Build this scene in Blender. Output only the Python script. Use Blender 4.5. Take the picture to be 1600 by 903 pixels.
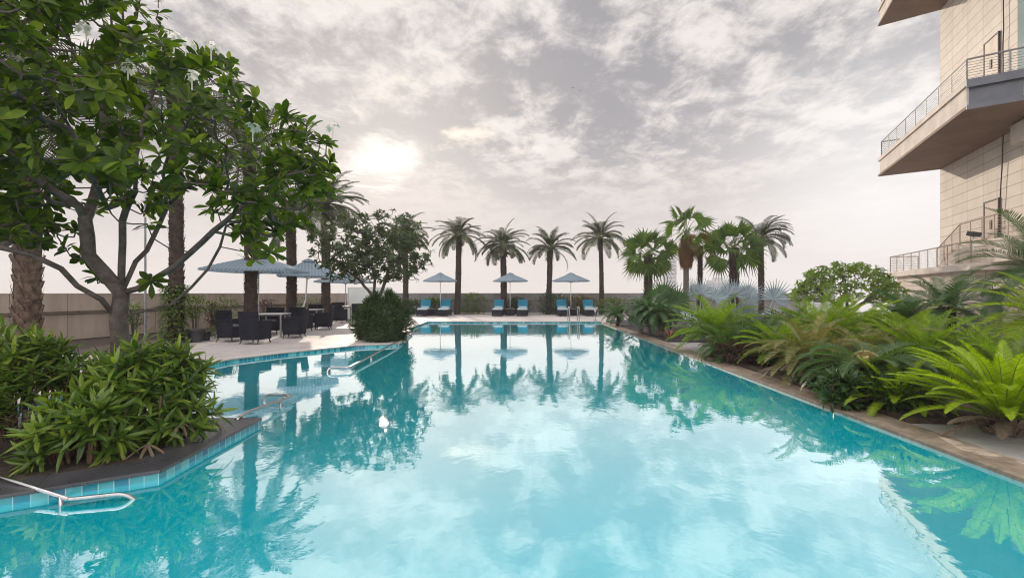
import bpy, math, random
from mathutils import Vector, Matrix, noise as mnoise
import numpy as np
R = math.radians
for o in list(bpy.data.objects): bpy.data.objects.remove(o)
S = bpy.context.scene
COL = S.collection
EYE, F, PX, PY = 1.5, 755.0, 815.0, 458.0
# ---------------------------------------------------------------- camera
cd = bpy.data.cameras.new('camera'); cam = bpy.data.objects.new('camera', cd); COL.objects.link(cam)
cam.location = (0, 0, EYE); cam.rotation_euler = (R(90), 0, 0)
cd.sensor_width = 36; cd.lens = 36*F/1600; cd.shift_x = -15/1600; cd.shift_y = 6.5/1600
cd.clip_start = .05; cd.clip_end = 6000
S.camera = cam
# ---------------------------------------------------------------- world
SUN_AZ, SUN_EL = math.atan2(600-PX, F), math.atan2(PY-250, math.hypot(600-PX, F))
sd = Vector((math.sin(SUN_AZ)*math.cos(SUN_EL), math.cos(SUN_AZ)*math.cos(SUN_EL), math.sin(SUN_EL)))
W = bpy.data.worlds.new('World'); S.world = W; W.use_nodes = True
class NT:
    def __init__(s, nt): s.nt = nt; s.n = nt.nodes; s.l = nt.links
    def node(s, t, **k):
        n = s.n.new(t)
        for a, b in k.items(): setattr(n, a, b)
        return n
    def set(s, sock, v):
        if isinstance(v, bpy.types.NodeSocket): s.l.new(v, sock)
        else:
            if sock.type == 'RGBA' and hasattr(v, '__len__') and len(v) == 3: v = (*v, 1)
            sock.default_value = v
    def math(s, op, a, b=0.0, c=None, clamp=False):
        n = s.node('ShaderNodeMath', operation=op, use_clamp=clamp); s.set(n.inputs[0], a); s.set(n.inputs[1], b)
        if c is not None: s.set(n.inputs[2], c)
        return n.outputs[0]
    def vmath(s, op, a, b=(0, 0, 0)):
        n = s.node('ShaderNodeVectorMath', operation=op); s.set(n.inputs[0], a); s.set(n.inputs[1], b)
        return n.outputs['Value'] if op in ('DOT_PRODUCT', 'LENGTH') else n.outputs[0]
    def mix(s, f, a, b, mode='MIX'):
        n = s.node('ShaderNodeMix', data_type='RGBA', blend_type=mode); s.set(n.inputs[0], f); s.set(n.inputs[6], a); s.set(n.inputs[7], b)
        return n.outputs[2]
    def noise(s, vec, scale, detail=4, rough=.5, dist=0.0, out=0):
        n = s.node('ShaderNodeTexNoise'); s.set(n.inputs['Vector'], vec); n.inputs['Scale'].default_value = scale
        n.inputs['Detail'].default_value = detail; n.inputs['Roughness'].default_value = rough; n.inputs['Distortion'].default_value = dist
        return n.outputs[out]
    def sstep(s, v, a, b, c=0.0, d=1.0):
        n = s.node('ShaderNodeMapRange', interpolation_type='SMOOTHSTEP'); s.set(n.inputs[0], v)
        for i, q in enumerate((a, b, c, d)): n.inputs[i+1].default_value = q
        return n.outputs[0]
    def ramp(s, f, stops):
        n = s.node('ShaderNodeValToRGB'); s.set(n.inputs[0], f); e = n.color_ramp.elements
        while len(e) < len(stops): e.new(.5)
        for k, (p, c) in zip(e, stops): k.position = p; k.color = (*c, 1)
        return n.outputs[0]
w = NT(W.node_tree); w.n.clear()
wo = w.node('ShaderNodeOutputWorld'); bg = w.node('ShaderNodeBackground'); w.l.new(bg.outputs[0], wo.inputs[0])
sky = w.node('ShaderNodeTexSky', sky_type='NISHITA'); sky.sun_disc = False; sky.sun_elevation = SUN_EL; sky.sun_rotation = SUN_AZ
sky.dust_density = 2.0
tc = w.node('ShaderNodeTexCoord'); D = w.vmath('NORMALIZE', tc.outputs['Generated'])
sp = w.node('ShaderNodeSeparateXYZ'); w.l.new(D, sp.inputs[0]); dx, dy, dz = sp.outputs
zc = w.math('ADD', w.math('MAXIMUM', dz, 0.0), .16)
cv = w.node('ShaderNodeCombineXYZ'); w.set(cv.inputs[0], w.math('DIVIDE', dx, zc)); w.set(cv.inputs[1], w.math('DIVIDE', dy, zc)); cv.inputs[2].default_value = 3.7
P = cv.outputs[0]
n1 = w.noise(P, 1.35, 12, .64, .3); n2 = w.noise(w.vmath('MULTIPLY', P, (1, .8, 1)), 7.5, 12, .64, .25); n3 = w.noise(P, .7, 6, .55)
cl = w.math('ADD', w.math('MULTIPLY', n1, .46), w.math('MULTIPLY', n2, .54))
f1 = w.sstep(cl, .43, .60)
hi = w.sstep(dz, .14, .30)                        # the mottled deck is overhead, the far cloud is smooth
base = w.mix(w.sstep(n3, .35, .65), (.41, .38, .38), (.59, .545, .53))
mott = w.mix(f1, (.33, .325, .355), (.84, .79, .755))
cloud = w.mix(w.math('MULTIPLY', w.math('ADD', w.math('MULTIPLY', hi, .75), .22), 1.0), base, mott)
hole = w.math('MULTIPLY', w.sstep(w.noise(P, 1.6, 8, .6, .0), .62, .72), hi)
nsky = w.mix(1.0, sky.outputs[0], (.10, .10, .10), 'MULTIPLY')
cloud = w.mix(w.math('MULTIPLY', hole, .55), cloud, w.mix(.5, nsky, (.40, .50, .60)))
# pale hazy band toward the horizon, whiter to the right
ra = w.sstep(w.math('DIVIDE', dx, w.math('MAXIMUM', w.math('ABSOLUTE', dy), .05)), .1, .75)
hz = w.mix(ra, (.93, .85, .81), (1.12, 1.10, 1.09))
hzf = w.math('POWER', w.math('SUBTRACT', 1.0, w.math('DIVIDE', w.math('MAXIMUM', dz, 0.0), .36, clamp=True), clamp=True), 2.1)
hz2 = w.math('MULTIPLY', ra, w.sstep(dz, .5, .12, 0.0, .75))
cloud = w.mix(w.math('MAXIMUM', hzf, hz2), cloud, hz)
# sun behind thin cloud
warp = w.vmath('MULTIPLY', w.vmath('SUBTRACT', w.noise(P, 2.6, 8, .6, out=1), (.5, .5, .5)), (.12, .0, .15))
dd = w.vmath('DOT_PRODUCT', w.vmath('NORMALIZE', w.vmath('ADD', D, warp)), tuple(sd))
core = w.sstep(dd, math.cos(R(4.9)), math.cos(R(.8)))
edge_n = w.math('MULTIPLY', w.math('SUBTRACT', n2, .5), .10)
core = w.math('MULTIPLY', core, w.sstep(w.math('ADD', dz, edge_n), .315, .275))
strk = w.noise(w.vmath('MULTIPLY', D, (6, 6, 60)), 1.6, 6, .6)
core = w.math('MULTIPLY', core, w.math('MAXIMUM', w.sstep(dz, .215, .245), w.sstep(strk, .42, .56)))
glow = w.math('POWER', w.math('MAXIMUM', w.vmath('DOT_PRODUCT', D, tuple(sd)), 0.0), 30.0)
cloud = w.mix(w.math('MULTIPLY', glow, .42), cloud, (1.15, 1.02, .90))
cloud = w.mix(w.math('POWER', core, 1.5), cloud, (1.25, 1.17, 1.07))
# added fill light: unseen sky overhead and behind the camera boosted above the front
beh = w.math('ADD', w.sstep(dz, .55, .95, 0.0, 2.1), w.sstep(dy, .25, -.6, 0.0, 2.4))
cloud = w.mix(1.0, cloud, w.math('ADD', beh, 1.0), 'MULTIPLY')
w.l.new(cloud, bg.inputs[0]); bg.inputs[1].default_value = 1.0
sl = bpy.data.lights.new('sun', 'SUN'); sl.energy = 2.3; sl.angle = R(.6); sl.color = (1, .86, .70)
sun = bpy.data.objects.new('sun', sl); COL.objects.link(sun); sun.rotation_euler = sd.to_track_quat('Z', 'Y').to_euler()
S.view_settings.view_transform = 'Standard'; S.view_settings.look = 'None'; S.view_settings.gamma = 1
S.view_settings.exposure = 0.12
S.render.engine = 'CYCLES'
S.cycles.max_bounces = 10; S.cycles.transparent_max_bounces = 24; S.cycles.diffuse_bounces = 4; S.cycles.glossy_bounces = 4
S.cycles.filter_width = 1.1; S.cycles.caustics_reflective = False; S.cycles.caustics_refractive = False; S.cycles.sample_clamp_indirect = 6

# ---------------------------------------------------------------- materials
def newmat(name):
    m = bpy.data.materials.new(name); m.use_nodes = True; k = NT(m.node_tree)
    b = m.node_tree.nodes['Principled BSDF']; return m, k, b
def mat(name, c1, c2=None, rough=.6, scale=6, metal=0.0, bump=0.0, bscale=None, spec=.5, detail=6, coord='Object', stretch=None):
    m, k, b = newmat(name); t = k.node('ShaderNodeTexCoord').outputs[coord]
    if stretch: t = k.vmath('MULTIPLY', t, stretch)
    c2 = c2 or tuple(x*.75 for x in c1)
    n = k.noise(t, scale, detail, .6)
    k.set(b.inputs['Base Color'], k.mix(k.sstep(n, .35, .65), c1, c2))
    b.inputs['Metallic'].default_value = metal; b.inputs['Specular IOR Level'].default_value = spec
    k.set(b.inputs['Roughness'], k.math('ADD', k.math('MULTIPLY', n, .2), rough-.1))
    if bump:
        bn = k.node('ShaderNodeBump'); bn.inputs['Strength'].default_value = bump; bn.inputs['Distance'].default_value = .02
        k.set(bn.inputs['Height'], k.noise(t, bscale or scale*4, 6, .6)); k.l.new(bn.outputs[0], b.inputs['Normal'])
    return m
def leafmat(name, cols, trans=.35, rough=.45, tcol=None, spec=.4):
    m, k, b = newmat(name); rnd = k.node('ShaderNodeNewGeometry').outputs['Random Per Island']
    st = [(i/max(1, len(cols)-1), c) for i, c in enumerate(cols)]
    c = k.ramp(rnd, st); t = k.node('ShaderNodeTexCoord').outputs['Object']
    c = k.mix(k.sstep(k.noise(t, 1.3, 3), .35, .65, 0, .35), c, cols[0])
    k.set(b.inputs['Base Color'], c); b.inputs['Roughness'].default_value = rough; b.inputs['Specular IOR Level'].default_value = spec
    tr = k.node('ShaderNodeBsdfTranslucent'); k.set(tr.inputs[0], k.mix(1.0, c, tcol or (2.0, 2.1, .7), 'MULTIPLY'))
    mx = k.node('ShaderNodeMixShader'); mx.inputs[0].default_value = trans
    k.l.new(b.outputs[0], mx.inputs[1]); k.l.new(tr.outputs[0], mx.inputs[2])
    k.l.new(mx.outputs[0], m.node_tree.nodes['Material Output'].inputs[0]); return m
def tilegrid(k, uv, sx, sy, g):                     # returns (line mask, cell noise)
    s = k.node('ShaderNodeSeparateXYZ'); k.l.new(uv, s.inputs[0])
    u = k.math('DIVIDE', s.outputs[0], sx); v = k.math('DIVIDE', s.outputs[1], sy)
    def line(q, wd):
        fr = k.math('FRACT', q); return k.math('MAXIMUM', k.math('LESS_THAN', fr, wd), k.math('GREATER_THAN', fr, 1-wd))
    ln = k.math('MAXIMUM', line(u, g/sx), line(v, g/sy))
    c = k.node('ShaderNodeCombineXYZ'); k.set(c.inputs[0], k.math('FLOOR', u)); k.set(c.inputs[1], k.math('FLOOR', v))
    wn = k.node('ShaderNodeTexWhiteNoise'); k.l.new(c.outputs[0], wn.inputs[0]); return ln, wn.outputs[0]
def pavemat(name, c1, c2, sx, sy, g=.004, rough=.4, joint=(.16, .15, .15), var=.12):
    m, k, b = newmat(name); t = k.node('ShaderNodeTexCoord').outputs['Object']
    ln, cell = tilegrid(k, t, sx, sy, g)
    n = k.noise(t, 2.2, 8, .65); n2 = k.noise(t, .35, 3, .5)
    c = k.mix(k.sstep(k.math('ADD', k.math('MULTIPLY', n, .6), k.math('MULTIPLY', n2, .4)), .35, .65), c1, c2)
    c = k.mix(k.math('MULTIPLY', cell, var), c, tuple(x*.5 for x in c1))
    c = k.mix(k.math('MULTIPLY', ln, .7), c, joint); k.set(b.inputs['Base Color'], c)
    k.set(b.inputs['Roughness'], k.math('ADD', k.math('MULTIPLY', n, .3), rough-.15))
    bn = k.node('ShaderNodeBump'); bn.inputs['Strength'].default_value = .25; bn.inputs['Distance'].default_value = .01
    k.set(bn.inputs['Height'], k.math('SUBTRACT', k.noise(t, 30, 5), ln)); k.l.new(bn.outputs[0], b.inputs['Normal']); return m
M = {}
M['deck'] = pavemat('pale_stone_paving', (.50, .455, .43), (.38, .345, .33), .6, .6, rough=.62)
M['path'] = pavemat('grey_stone_paving', (.36, .34, .34), (.25, .24, .245), .5, .5, rough=.45)
M['coping_pale'] = pavemat('pale_coping', (.56, .51, .47), (.44, .40, .37), 30, .6, rough=.5)
M['coping_slate'] = pavemat('slate_coping', (.045, .045, .055), (.10, .095, .10), 1.3, 9, g=.003, rough=.3, joint=(.03, .03, .03), var=.3)
M['soil'] = mat('soil', (.025, .016, .011), (.055, .035, .022), .95, 12, bump=.8, bscale=40)
M['black_stone'] = mat('black_stone', (.014, .012, .016), (.03, .026, .032), .6, 8, bump=.3)
# travertine coping with patches
m, k, b = newmat('brown_stone_coping'); t = k.node('ShaderNodeTexCoord').outputs['Object']
v = k.node('ShaderNodeTexVoronoi', feature='F1'); k.set(v.inputs['Vector'], k.vmath('MULTIPLY', t, (2.6, 1.1, 1))); v.inputs['Scale'].default_value = 1.6
n = k.noise(t, 5, 9, .7, .6); s_ = k.node('ShaderNodeSeparateColor'); k.l.new(v.outputs['Color'], s_.inputs[0])
c = k.mix(k.sstep(n, .38, .62), (.15, .118, .09), (.25, .20, .155))
c = k.mix(k.math('MULTIPLY', k.math('GREATER_THAN', s_.outputs[0], .80), k.sstep(n, .3, .7)), c, (.46, .38, .31))
ln, _c = tilegrid(k, t, 60, .9, .004); c = k.mix(k.math('MULTIPLY', ln, .7), c, (.12, .09, .07)); k.set(b.inputs['Base Color'], c)
k.set(b.inputs['Roughness'], k.math('ADD', k.math('MULTIPLY', n, .3), .42)); M['coping_brown'] = m; b.inputs['Specular IOR Level'].default_value = .25
bn = k.node('ShaderNodeBump'); bn.inputs['Strength'].default_value = .25; bn.inputs['Distance'].default_value = .01; k.set(bn.inputs['Height'], k.noise(t, 18, 6, .7)); k.l.new(bn.outputs[0], b.inputs['Normal'])
# pool tile
def tilemat(name, sx, ramp, grout, g, nz=.3, coord='UV'):
    m, k, b = newmat(name); t = k.node('ShaderNodeTexCoord').outputs[coord]; ln, cell = tilegrid(k, t, sx, sx, g)
    c = k.ramp(cell, ramp); c = k.mix(k.math('MULTIPLY', k.noise(t, 9, 4), nz), c, ramp[0][1])
    c = k.mix(ln, c, grout); k.set(b.inputs['Base Color'], c); b.inputs['Roughness'].default_value = .12; return m
M['tile'] = tilemat('turquoise_glazed_tile', .098, [(0, (.0, .13, .24)), (.3, (.005, .20, .30)), (.6, (.02, .30, .36)), (.85, (.08, .42, .45)), (1, (.16, .52, .52))], (.40, .58, .60), .0028)
M['floor_tile'] = tilemat('pool_floor_tile', .098, [(0, (.0, .40, .50)), (.5, (.01, .47, .56)), (1, (.02, .54, .62))], (.03, .55, .62), .004, .2, 'Object')
# water
m, k, b = newmat('pool_water'); m.node_tree.nodes.remove(b); t = k.node('ShaderNodeTexCoord').outputs['Object']
h1 = k.noise(k.vmath('MULTIPLY', t, (1, .8, 1)), 3.0, 3, .5, .4); h2 = k.noise(t, 11, 3, .55, .3)
hh = k.math('ADD', h1, k.math('MULTIPLY', h2, .16))
bn = k.node('ShaderNodeBump'); bn.inputs['Strength'].default_value = .30; bn.inputs['Distance'].default_value = .0062; k.l.new(hh, bn.inputs['Height'])
gl = k.node('ShaderNodeBsdfGlossy'); gl.inputs['Roughness'].default_value = .012; gl.inputs[0].default_value = (1.30, 1.34, 1.35, 1); k.l.new(bn.outputs[0], gl.inputs['Normal'])  # gloss colour above white puts extra brightness into the mirrored sky
rf = k.node('ShaderNodeBsdfTransparent'); rf.inputs[0].default_value = (.45, .93, .96, 1)
fr = k.node('ShaderNodeFresnel'); fr.inputs[0].default_value = 1.33; k.l.new(bn.outputs[0], fr.inputs['Normal'])
ff = k.math('MULTIPLY', k.math('POWER', fr.outputs[0], .335), 1.03, clamp=True)
mx = k.node('ShaderNodeMixShader'); df = k.node('ShaderNodeBsdfDiffuse'); k.set(df.inputs[0], k.mix(k.noise(t, .5, 3), (.0, .50, .62), (.0, .57, .69)))
m2 = k.node('ShaderNodeMixShader'); m2.inputs[0].default_value = .80; k.l.new(rf.outputs[0], m2.inputs[1]); k.l.new(df.outputs[0], m2.inputs[2])
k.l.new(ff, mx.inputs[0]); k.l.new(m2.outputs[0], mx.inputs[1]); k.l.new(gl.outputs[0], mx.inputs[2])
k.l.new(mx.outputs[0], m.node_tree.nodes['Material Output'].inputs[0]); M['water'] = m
M['steel'] = mat('brushed_steel', (.42, .42, .42), (.34, .34, .34), .25, 20, metal=1)
M['white_metal'] = mat('white_metal', (.75, .74, .73), (.66, .65, .64), .4, 5)
M['grey_metal'] = mat('grey_metal', (.28, .28, .29), (.22, .22, .23), .45, 5, metal=.6)
M['dark_metal'] = mat('dark_metal', (.03, .03, .035), (.05, .05, .055), .5, 5)
M['wicker'] = mat('dark_wicker', (.008, .009, .017), (.018, .019, .031), .7, 3, bump=.9, bscale=90, stretch=(1, 1, 2.5), spec=.2)
M['blue_fabric'] = mat('turquoise_fabric', (.0, .125, .21), (.0, .17, .27), .8, 4, bump=.2)
M['towel'] = mat('pale_cushion', (.50, .58, .60), (.38, .50, .54), .85, 5, bump=.3)
M['table_top'] = mat('pale_table_top', (.50, .50, .52), (.40, .40, .42), .3, 5)
m, k, b = newmat('blue_canopy_fabric'); t = k.node('ShaderNodeTexCoord').outputs['Object']
wv = k.node('ShaderNodeTexWave', bands_direction='X'); k.set(wv.inputs['Vector'], t); wv.inputs['Scale'].default_value = 2.4; wv.inputs['Distortion'].default_value = .4
c = k.mix(k.sstep(wv.outputs[1], .3, .7), (.25, .34, .42), (.33, .42, .50)); k.set(b.inputs['Base Color'], c); b.inputs['Roughness'].default_value = .85
tr = k.node('ShaderNodeBsdfTranslucent'); k.set(tr.inputs[0], c); mx = k.node('ShaderNodeMixShader'); mx.inputs[0].default_value = .4
k.l.new(b.outputs[0], mx.inputs[1]); k.l.new(tr.outputs[0], mx.inputs[2]); k.l.new(mx.outputs[0], m.node_tree.nodes['Material Output'].inputs[0]); M['canopy'] = m
M['wall_tan'] = mat('tan_wall', (.45, .37, .31), (.37, .30, .25), .8, 1.6, bump=.2, bscale=30, stretch=(1.4, 1, .22))
M['wall_grey'] = mat('grey_wall', (.25, .245, .25), (.19, .185, .19), .8, 1.8, bump=.2, bscale=30, stretch=(1.2, 1, .22))
M['pipe'] = mat('brown_pipe', (.10, .075, .06), (.15, .11, .09), .6, 5)
def stone_clad(name, c1, c2, sx, sz, joint):
    m, k, b = newmat(name); t = k.node('ShaderNodeTexCoord').outputs['UV']; ln, cell = tilegrid(k, t, sx, sz, .011)
    n = k.noise(t, 1.1, 8, .62); c = k.mix(k.sstep(n, .3, .7), c1, c2); c = k.mix(k.math('MULTIPLY', cell, .30), c, tuple(x*.75 for x in c2))
    st = k.noise(k.vmath('MULTIPLY', t, (2.2, .16, 1)), 1.6, 6, .65); c = k.mix(k.sstep(st, .52, .74, 0, .30), c, tuple(x*.5 for x in c2))
    c = k.mix(ln, c, joint); k.set(b.inputs['Base Color'], c); b.inputs['Roughness'].default_value = .6
    bn = k.node('ShaderNodeBump'); bn.inputs['Strength'].default_value = .5; bn.inputs['Distance'].default_value = .02
    k.set(bn.inputs['Height'], k.math('SUBTRACT', k.math('MULTIPLY', n, .3), ln)); k.l.new(bn.outputs[0], b.inputs['Normal']); return m
M['clad'] = stone_clad('beige_stone_cladding', (.72, .635, .55), (.63, .55, .475), 1.36, .44, (.25, .19, .15))
M['clad_low'] = stone_clad('cream_cladding', (.66, .58, .50), (.58, .50, .43), 1.1, .62, (.28, .22, .18))
M['fascia'] = mat('cream_fascia', (.66, .58, .51), (.56, .49, .43), .7, 1.5, bump=.1)
M['soffit'] = mat('brown_soffit', (.24, .15, .105), (.19, .12, .085), .7, 1.0)
M['blue_grey'] = mat('blue_grey_panel', (.13, .14, .17), (.10, .11, .14), .35, 2)
M['door'] = mat('tan_door', (.50, .40, .32), (.45, .36, .29), .5, 3)
M['bark_f'] = mat('frangipani_bark', (.058, .043, .036), (.125, .097, .084), .8, 9, bump=.7, bscale=30)
M['bark_p'] = mat('date_palm_bark', (.075, .048, .036), (.16, .11, .08), .9, 7, bump=.9, bscale=24)
M['bark_d'] = mat('dark_palm_bark', (.04, .027, .022), (.085, .058, .046), .9, 7, bump=.9, bscale=24)
M['thatch'] = leafmat('dry_thatch', [(.16, .075, .035), (.26, .13, .06), (.32, .18, .09)], .3, .8, (1.3, 1.1, .8))
M['leaf_f'] = leafmat('frangipani_leaf', [(.017, .036, .003), (.032, .064, .005), (.060, .105, .007), (.13, .18, .014)], .40, .5, None, .18)
M['leaf_f2'] = leafmat('frangipani_leaf_grey', [(.022, .038, .014), (.04, .062, .02), (.06, .09, .026)], .35, .42)
M['leaf_lime'] = leafmat('lime_leaf', [(.10, .17, .02), (.16, .25, .03), (.20, .30, .05)], .4, .45)
M['leaf_date'] = leafmat('date_palm_leaf', [(.022, .034, .010), (.038, .05, .014), (.06, .072, .022)], .14, .5, (1.6, 1.5, .9))
M['leaf_fan'] = leafmat('fan_palm_leaf', [(.035, .08, .010), (.06, .12, .014), (.11, .17, .022)], .38, .6)
M['leaf_fanb'] = leafmat('browning_fan_leaf', [(.08, .07, .02), (.13, .10, .03), (.12, .13, .03)], .35, .6)
M['leaf_silver'] = leafmat('silver_leaf', [(.24, .32, .35), (.35, .43, .47), (.48, .56, .60)], .12, .5, (1, 1.1, 1.1))
M['leaf_cyc'] = leafmat('cycad_leaf', [(.06, .125, .008), (.12, .20, .010), (.20, .29, .014)], .4, .5, None, .2)
M['leaf_cycl'] = leafmat('lime_cycad_leaf', [(.14, .23, .004), (.22, .33, .008), (.32, .42, .015)], .45, .4, (1.7, 1.7, .5))
M['leaf_cycd'] = leafmat('dark_cycad_leaf', [(.025, .065, .018), (.045, .10, .026), (.075, .14, .035)], .3, .35)
M['leaf_cycy'] = leafmat('yellowing_cycad_leaf', [(.07, .10, .02), (.16, .15, .04), (.28, .25, .09)], .3, .45, (1.6, 1.4, .7))
M['leaf_pyg'] = leafmat('pygmy_palm_leaf', [(.035, .08, .03), (.05, .11, .04), (.075, .14, .05)], .3, .35, (1.6, 1.9, .9))
M['leaf_rh'] = leafmat('lady_palm_leaf', [(.035, .075, .012), (.075, .14, .018), (.14, .22, .026), (.25, .32, .05)], .33, .33)
M['leaf_rhd'] = leafmat('dark_lady_palm_leaf', [(.015, .042, .010), (.025, .06, .012), (.045, .09, .018)], .3, .35)
M['leaf_bush'] = leafmat('shrub_leaf', [(.04, .08, .012), (.07, .12, .018), (.14, .18, .03)], .3, .5)
M['leaf_purple'] = leafmat('purple_leaf', [(.05, .02, .03), (.10, .04, .035), (.06, .05, .03)], .3, .5, (1.5, 1.2, .9))
M['brom'] = leafmat('red_bromeliad_leaf', [(.16, .05, .03), (.24, .10, .05), (.22, .16, .08)], .3, .4, (1.5, 1.1, .7))
M['flower'] = leafmat('white_petal', [(.70, .70, .62), (.8, .78, .70)], .3, .6, (1, 1, 1))
M['dry'] = leafmat('dry_stalk', [(.12, .085, .06), (.2, .15, .11)], .2, .8, (1, 1, 1))
M['cane'] = mat('brown_cane', (.085, .05, .028), (.14, .09, .05), .8, 12)
M['stem'] = mat('grey_stem', (.20, .17, .14), (.12, .10, .085), .8, 12, bump=.5)
M['rachis'] = mat('leaf_stalk', (.11, .15, .035), (.15, .18, .05), .5, 12)
M['cone'] = mat('cream_cone', (.55, .48, .22), (.38, .32, .13), .8, 40, bump=.8, bscale=60)
M['fruit'] = mat('dark_fruit', (.03, .018, .015), (.06, .03, .02), .7, 30, bump=.8, bscale=60)
M['glass'] = mat('green_tinted_glass', (.30, .38, .37), (.34, .42, .41), .08, 1, metal=.3)
M['city'] = mat('hazy_concrete', (.42, .42, .44), (.36, .36, .38), .9, .05)
M['ground'] = mat('city_ground', (.20, .19, .18), (.14, .15, .12), .95, .01)
M['tan_rail'] = mat('tan_painted_rail', (.42, .34, .27), (.34, .27, .22), .5, 5)
M['screen'] = mat('white_panel', (.62, .66, .64), (.55, .59, .58), .5, 1)

# ---------------------------------------------------------------- mesh helpers
class MB:
    def __init__(s): s.v = []; s.f = []; s.uv = None
    def add(s, vs, fs):
        b = len(s.v); s.v.extend([tuple(q) for q in vs]); s.f.extend([tuple(i+b for i in f) for f in fs])
    def box(s, c, d, rz=0.0, M4=None):
        x, y, z = d[0]/2, d[1]/2, d[2]/2; cs, sn = math.cos(rz), math.sin(rz); vs = []
        for a, b_, e in ((-1,-1,-1),(1,-1,-1),(1,1,-1),(-1,1,-1),(-1,-1,1),(1,-1,1),(1,1,1),(-1,1,1)):
            p = Vector((a*x, b_*y, e*z))
            if M4 is not None: p = M4 @ p
            vs.append((c[0]+p.x*cs-p.y*sn, c[1]+p.x*sn+p.y*cs, c[2]+p.z))
        s.add(vs, [(0,3,2,1),(4,5,6,7),(0,1,5,4),(1,2,6,5),(2,3,7,6),(3,0,4,7)])
    def tube(s, pts, r, n=8, cap=True):
        pts = [Vector(p) for p in pts]; rs = r if hasattr(r, '__len__') else [r]*len(pts); vs = []; fs = []
        u = None
        for i, p in enumerate(pts):
            t = (pts[min(i+1, len(pts)-1)]-pts[max(i-1, 0)])
            t = t.normalized() if t.length > 1e-9 else Vector((0, 0, 1))
            if u is None: u = t.orthogonal().normalized()
            else:
                u = u-t*u.dot(t); u = u.normalized() if u.length > 1e-6 else t.orthogonal().normalized()
            q = t.cross(u)
            for j in range(n):
                a = 2*math.pi*j/n; vs.append(p+(u*math.cos(a)+q*math.sin(a))*rs[i])
        for i in range(len(pts)-1):
            for j in range(n):
                a = i*n+j; b_ = i*n+(j+1) % n; fs.append((a, b_, b_+n, a+n))
        if cap: fs.append(tuple(range(n-1, -1, -1))); fs.append(tuple((len(pts)-1)*n+j for j in range(n)))
        s.add(vs, fs)
    def prism(s, poly, z0, z1, top=True, bottom=True, side=True):
        n = len(poly)
        area = sum(poly[i][0]*poly[(i+1) % n][1]-poly[(i+1) % n][0]*poly[i][1] for i in range(n))
        if area < 0: poly = poly[::-1]
        vs = [(x, y, z0) for x, y in poly]+[(x, y, z1) for x, y in poly]; fs = []
        if top: fs.append(tuple(range(n, 2*n)))
        if bottom: fs.append(tuple(range(n-1, -1, -1)))
        if side: fs += [(i, (i+1) % n, n+(i+1) % n, n+i) for i in range(n)]
        s.add(vs, fs)
    def wallquad(s, a, b_, z0, z1, u0=0.0):            # single quad with UV = metres
        if s.uv is None: s.uv = []
        L = math.hypot(b_[0]-a[0], b_[1]-a[1]); s.add([(a[0], a[1], z0), (b_[0], b_[1], z0), (b_[0], b_[1], z1), (a[0], a[1], z1)], [(0, 1, 2, 3)])
        s.uv += [(u0, z0), (u0+L, z0), (u0+L, z1), (u0, z1)]; return u0+L
    def sphere(s, c, r, n=10, m=7, sc=(1, 1, 1), jit=0.0, rnd=None):
        vs = []; fs = []
        for i in range(m+1):
            th = math.pi*i/m
            for j in range(n):
                ph = 2*math.pi*j/n; q = r*(1+(rnd.uniform(-jit, jit) if rnd else 0))
                vs.append((c[0]+q*sc[0]*math.sin(th)*math.cos(ph), c[1]+q*sc[1]*math.sin(th)*math.sin(ph), c[2]+q*sc[2]*math.cos(th)))
        for i in range(m):
            for j in range(n):
                a = i*n+j; b_ = i*n+(j+1) % n; fs.append((a, a+n, b_+n, b_))
        s.add(vs, fs)
def link(name, data): o = bpy.data.objects.new(name, data); COL.objects.link(o); return o
def obj(name, mb, m, parent=None, smooth=False, bevel=0.0, world=False, kind=None):
    me = bpy.data.meshes.new(name); vs = mb.v
    if world and parent is not None:
        L = parent.location; vs = [(x-L.x, y-L.y, z-L.z) for x, y, z in vs]
    me.from_pydata(vs, [], mb.f); me.materials.append(m)
    if mb.uv is not None and len(mb.uv) == len(me.loops):
        ul = me.uv_layers.new(name='UVMap'); ul.data.foreach_set('uv', [q for p in mb.uv for q in p])
    if smooth: me.polygons.foreach_set('use_smooth', [True]*len(me.polygons))
    me.update(); o = link(name, me)
    if parent is not None: o.parent = parent
    if kind: o['kind'] = kind
    if bevel:
        bv = o.modifiers.new('bevel', 'BEVEL'); bv.width = bevel; bv.segments = 2; bv.limit_method = 'ANGLE'
    return o
def tag(o, label, cat, group=None):
    o['label'] = label; o['category'] = cat
    if group: o['group'] = group
    return o
def thing(name, label, cat, loc=(0, 0, 0), rz=0.0, group=None):
    o = bpy.data.objects.new(name, None); COL.objects.link(o); o.location = loc; o.rotation_euler = (0, 0, rz); o.empty_display_size = .1
    return tag(o, label, cat, group)
def dup(root, loc, rz, label, scale=1.0):
    r = root.copy(); COL.objects.link(r); r.location = loc; r.rotation_euler = (0, 0, rz); r.scale = (scale,)*3; r['label'] = label
    for ch in list(root.children):
        c = ch.copy(); COL.objects.link(c); c.parent = r
        for g in list(ch.children): d = g.copy(); COL.objects.link(d); d.parent = c
    return r
def struct(name, mb, m, **k): return obj(name, mb, m, kind='structure', **k)
def at(px, py, Y): return Vector(((px-PX)/F*Y, Y, EYE-(py-PY)/F*Y))
def gx(px, Y): return (px-PX)/F*Y

# ---------------------------------------------------------------- setting
ZW = -.085
g = MB(); g.prism([(-900, -900), (900, -900), (900, 900), (-900, 900)], -34, -33.5); struct('ground', g, M['ground'])
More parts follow.
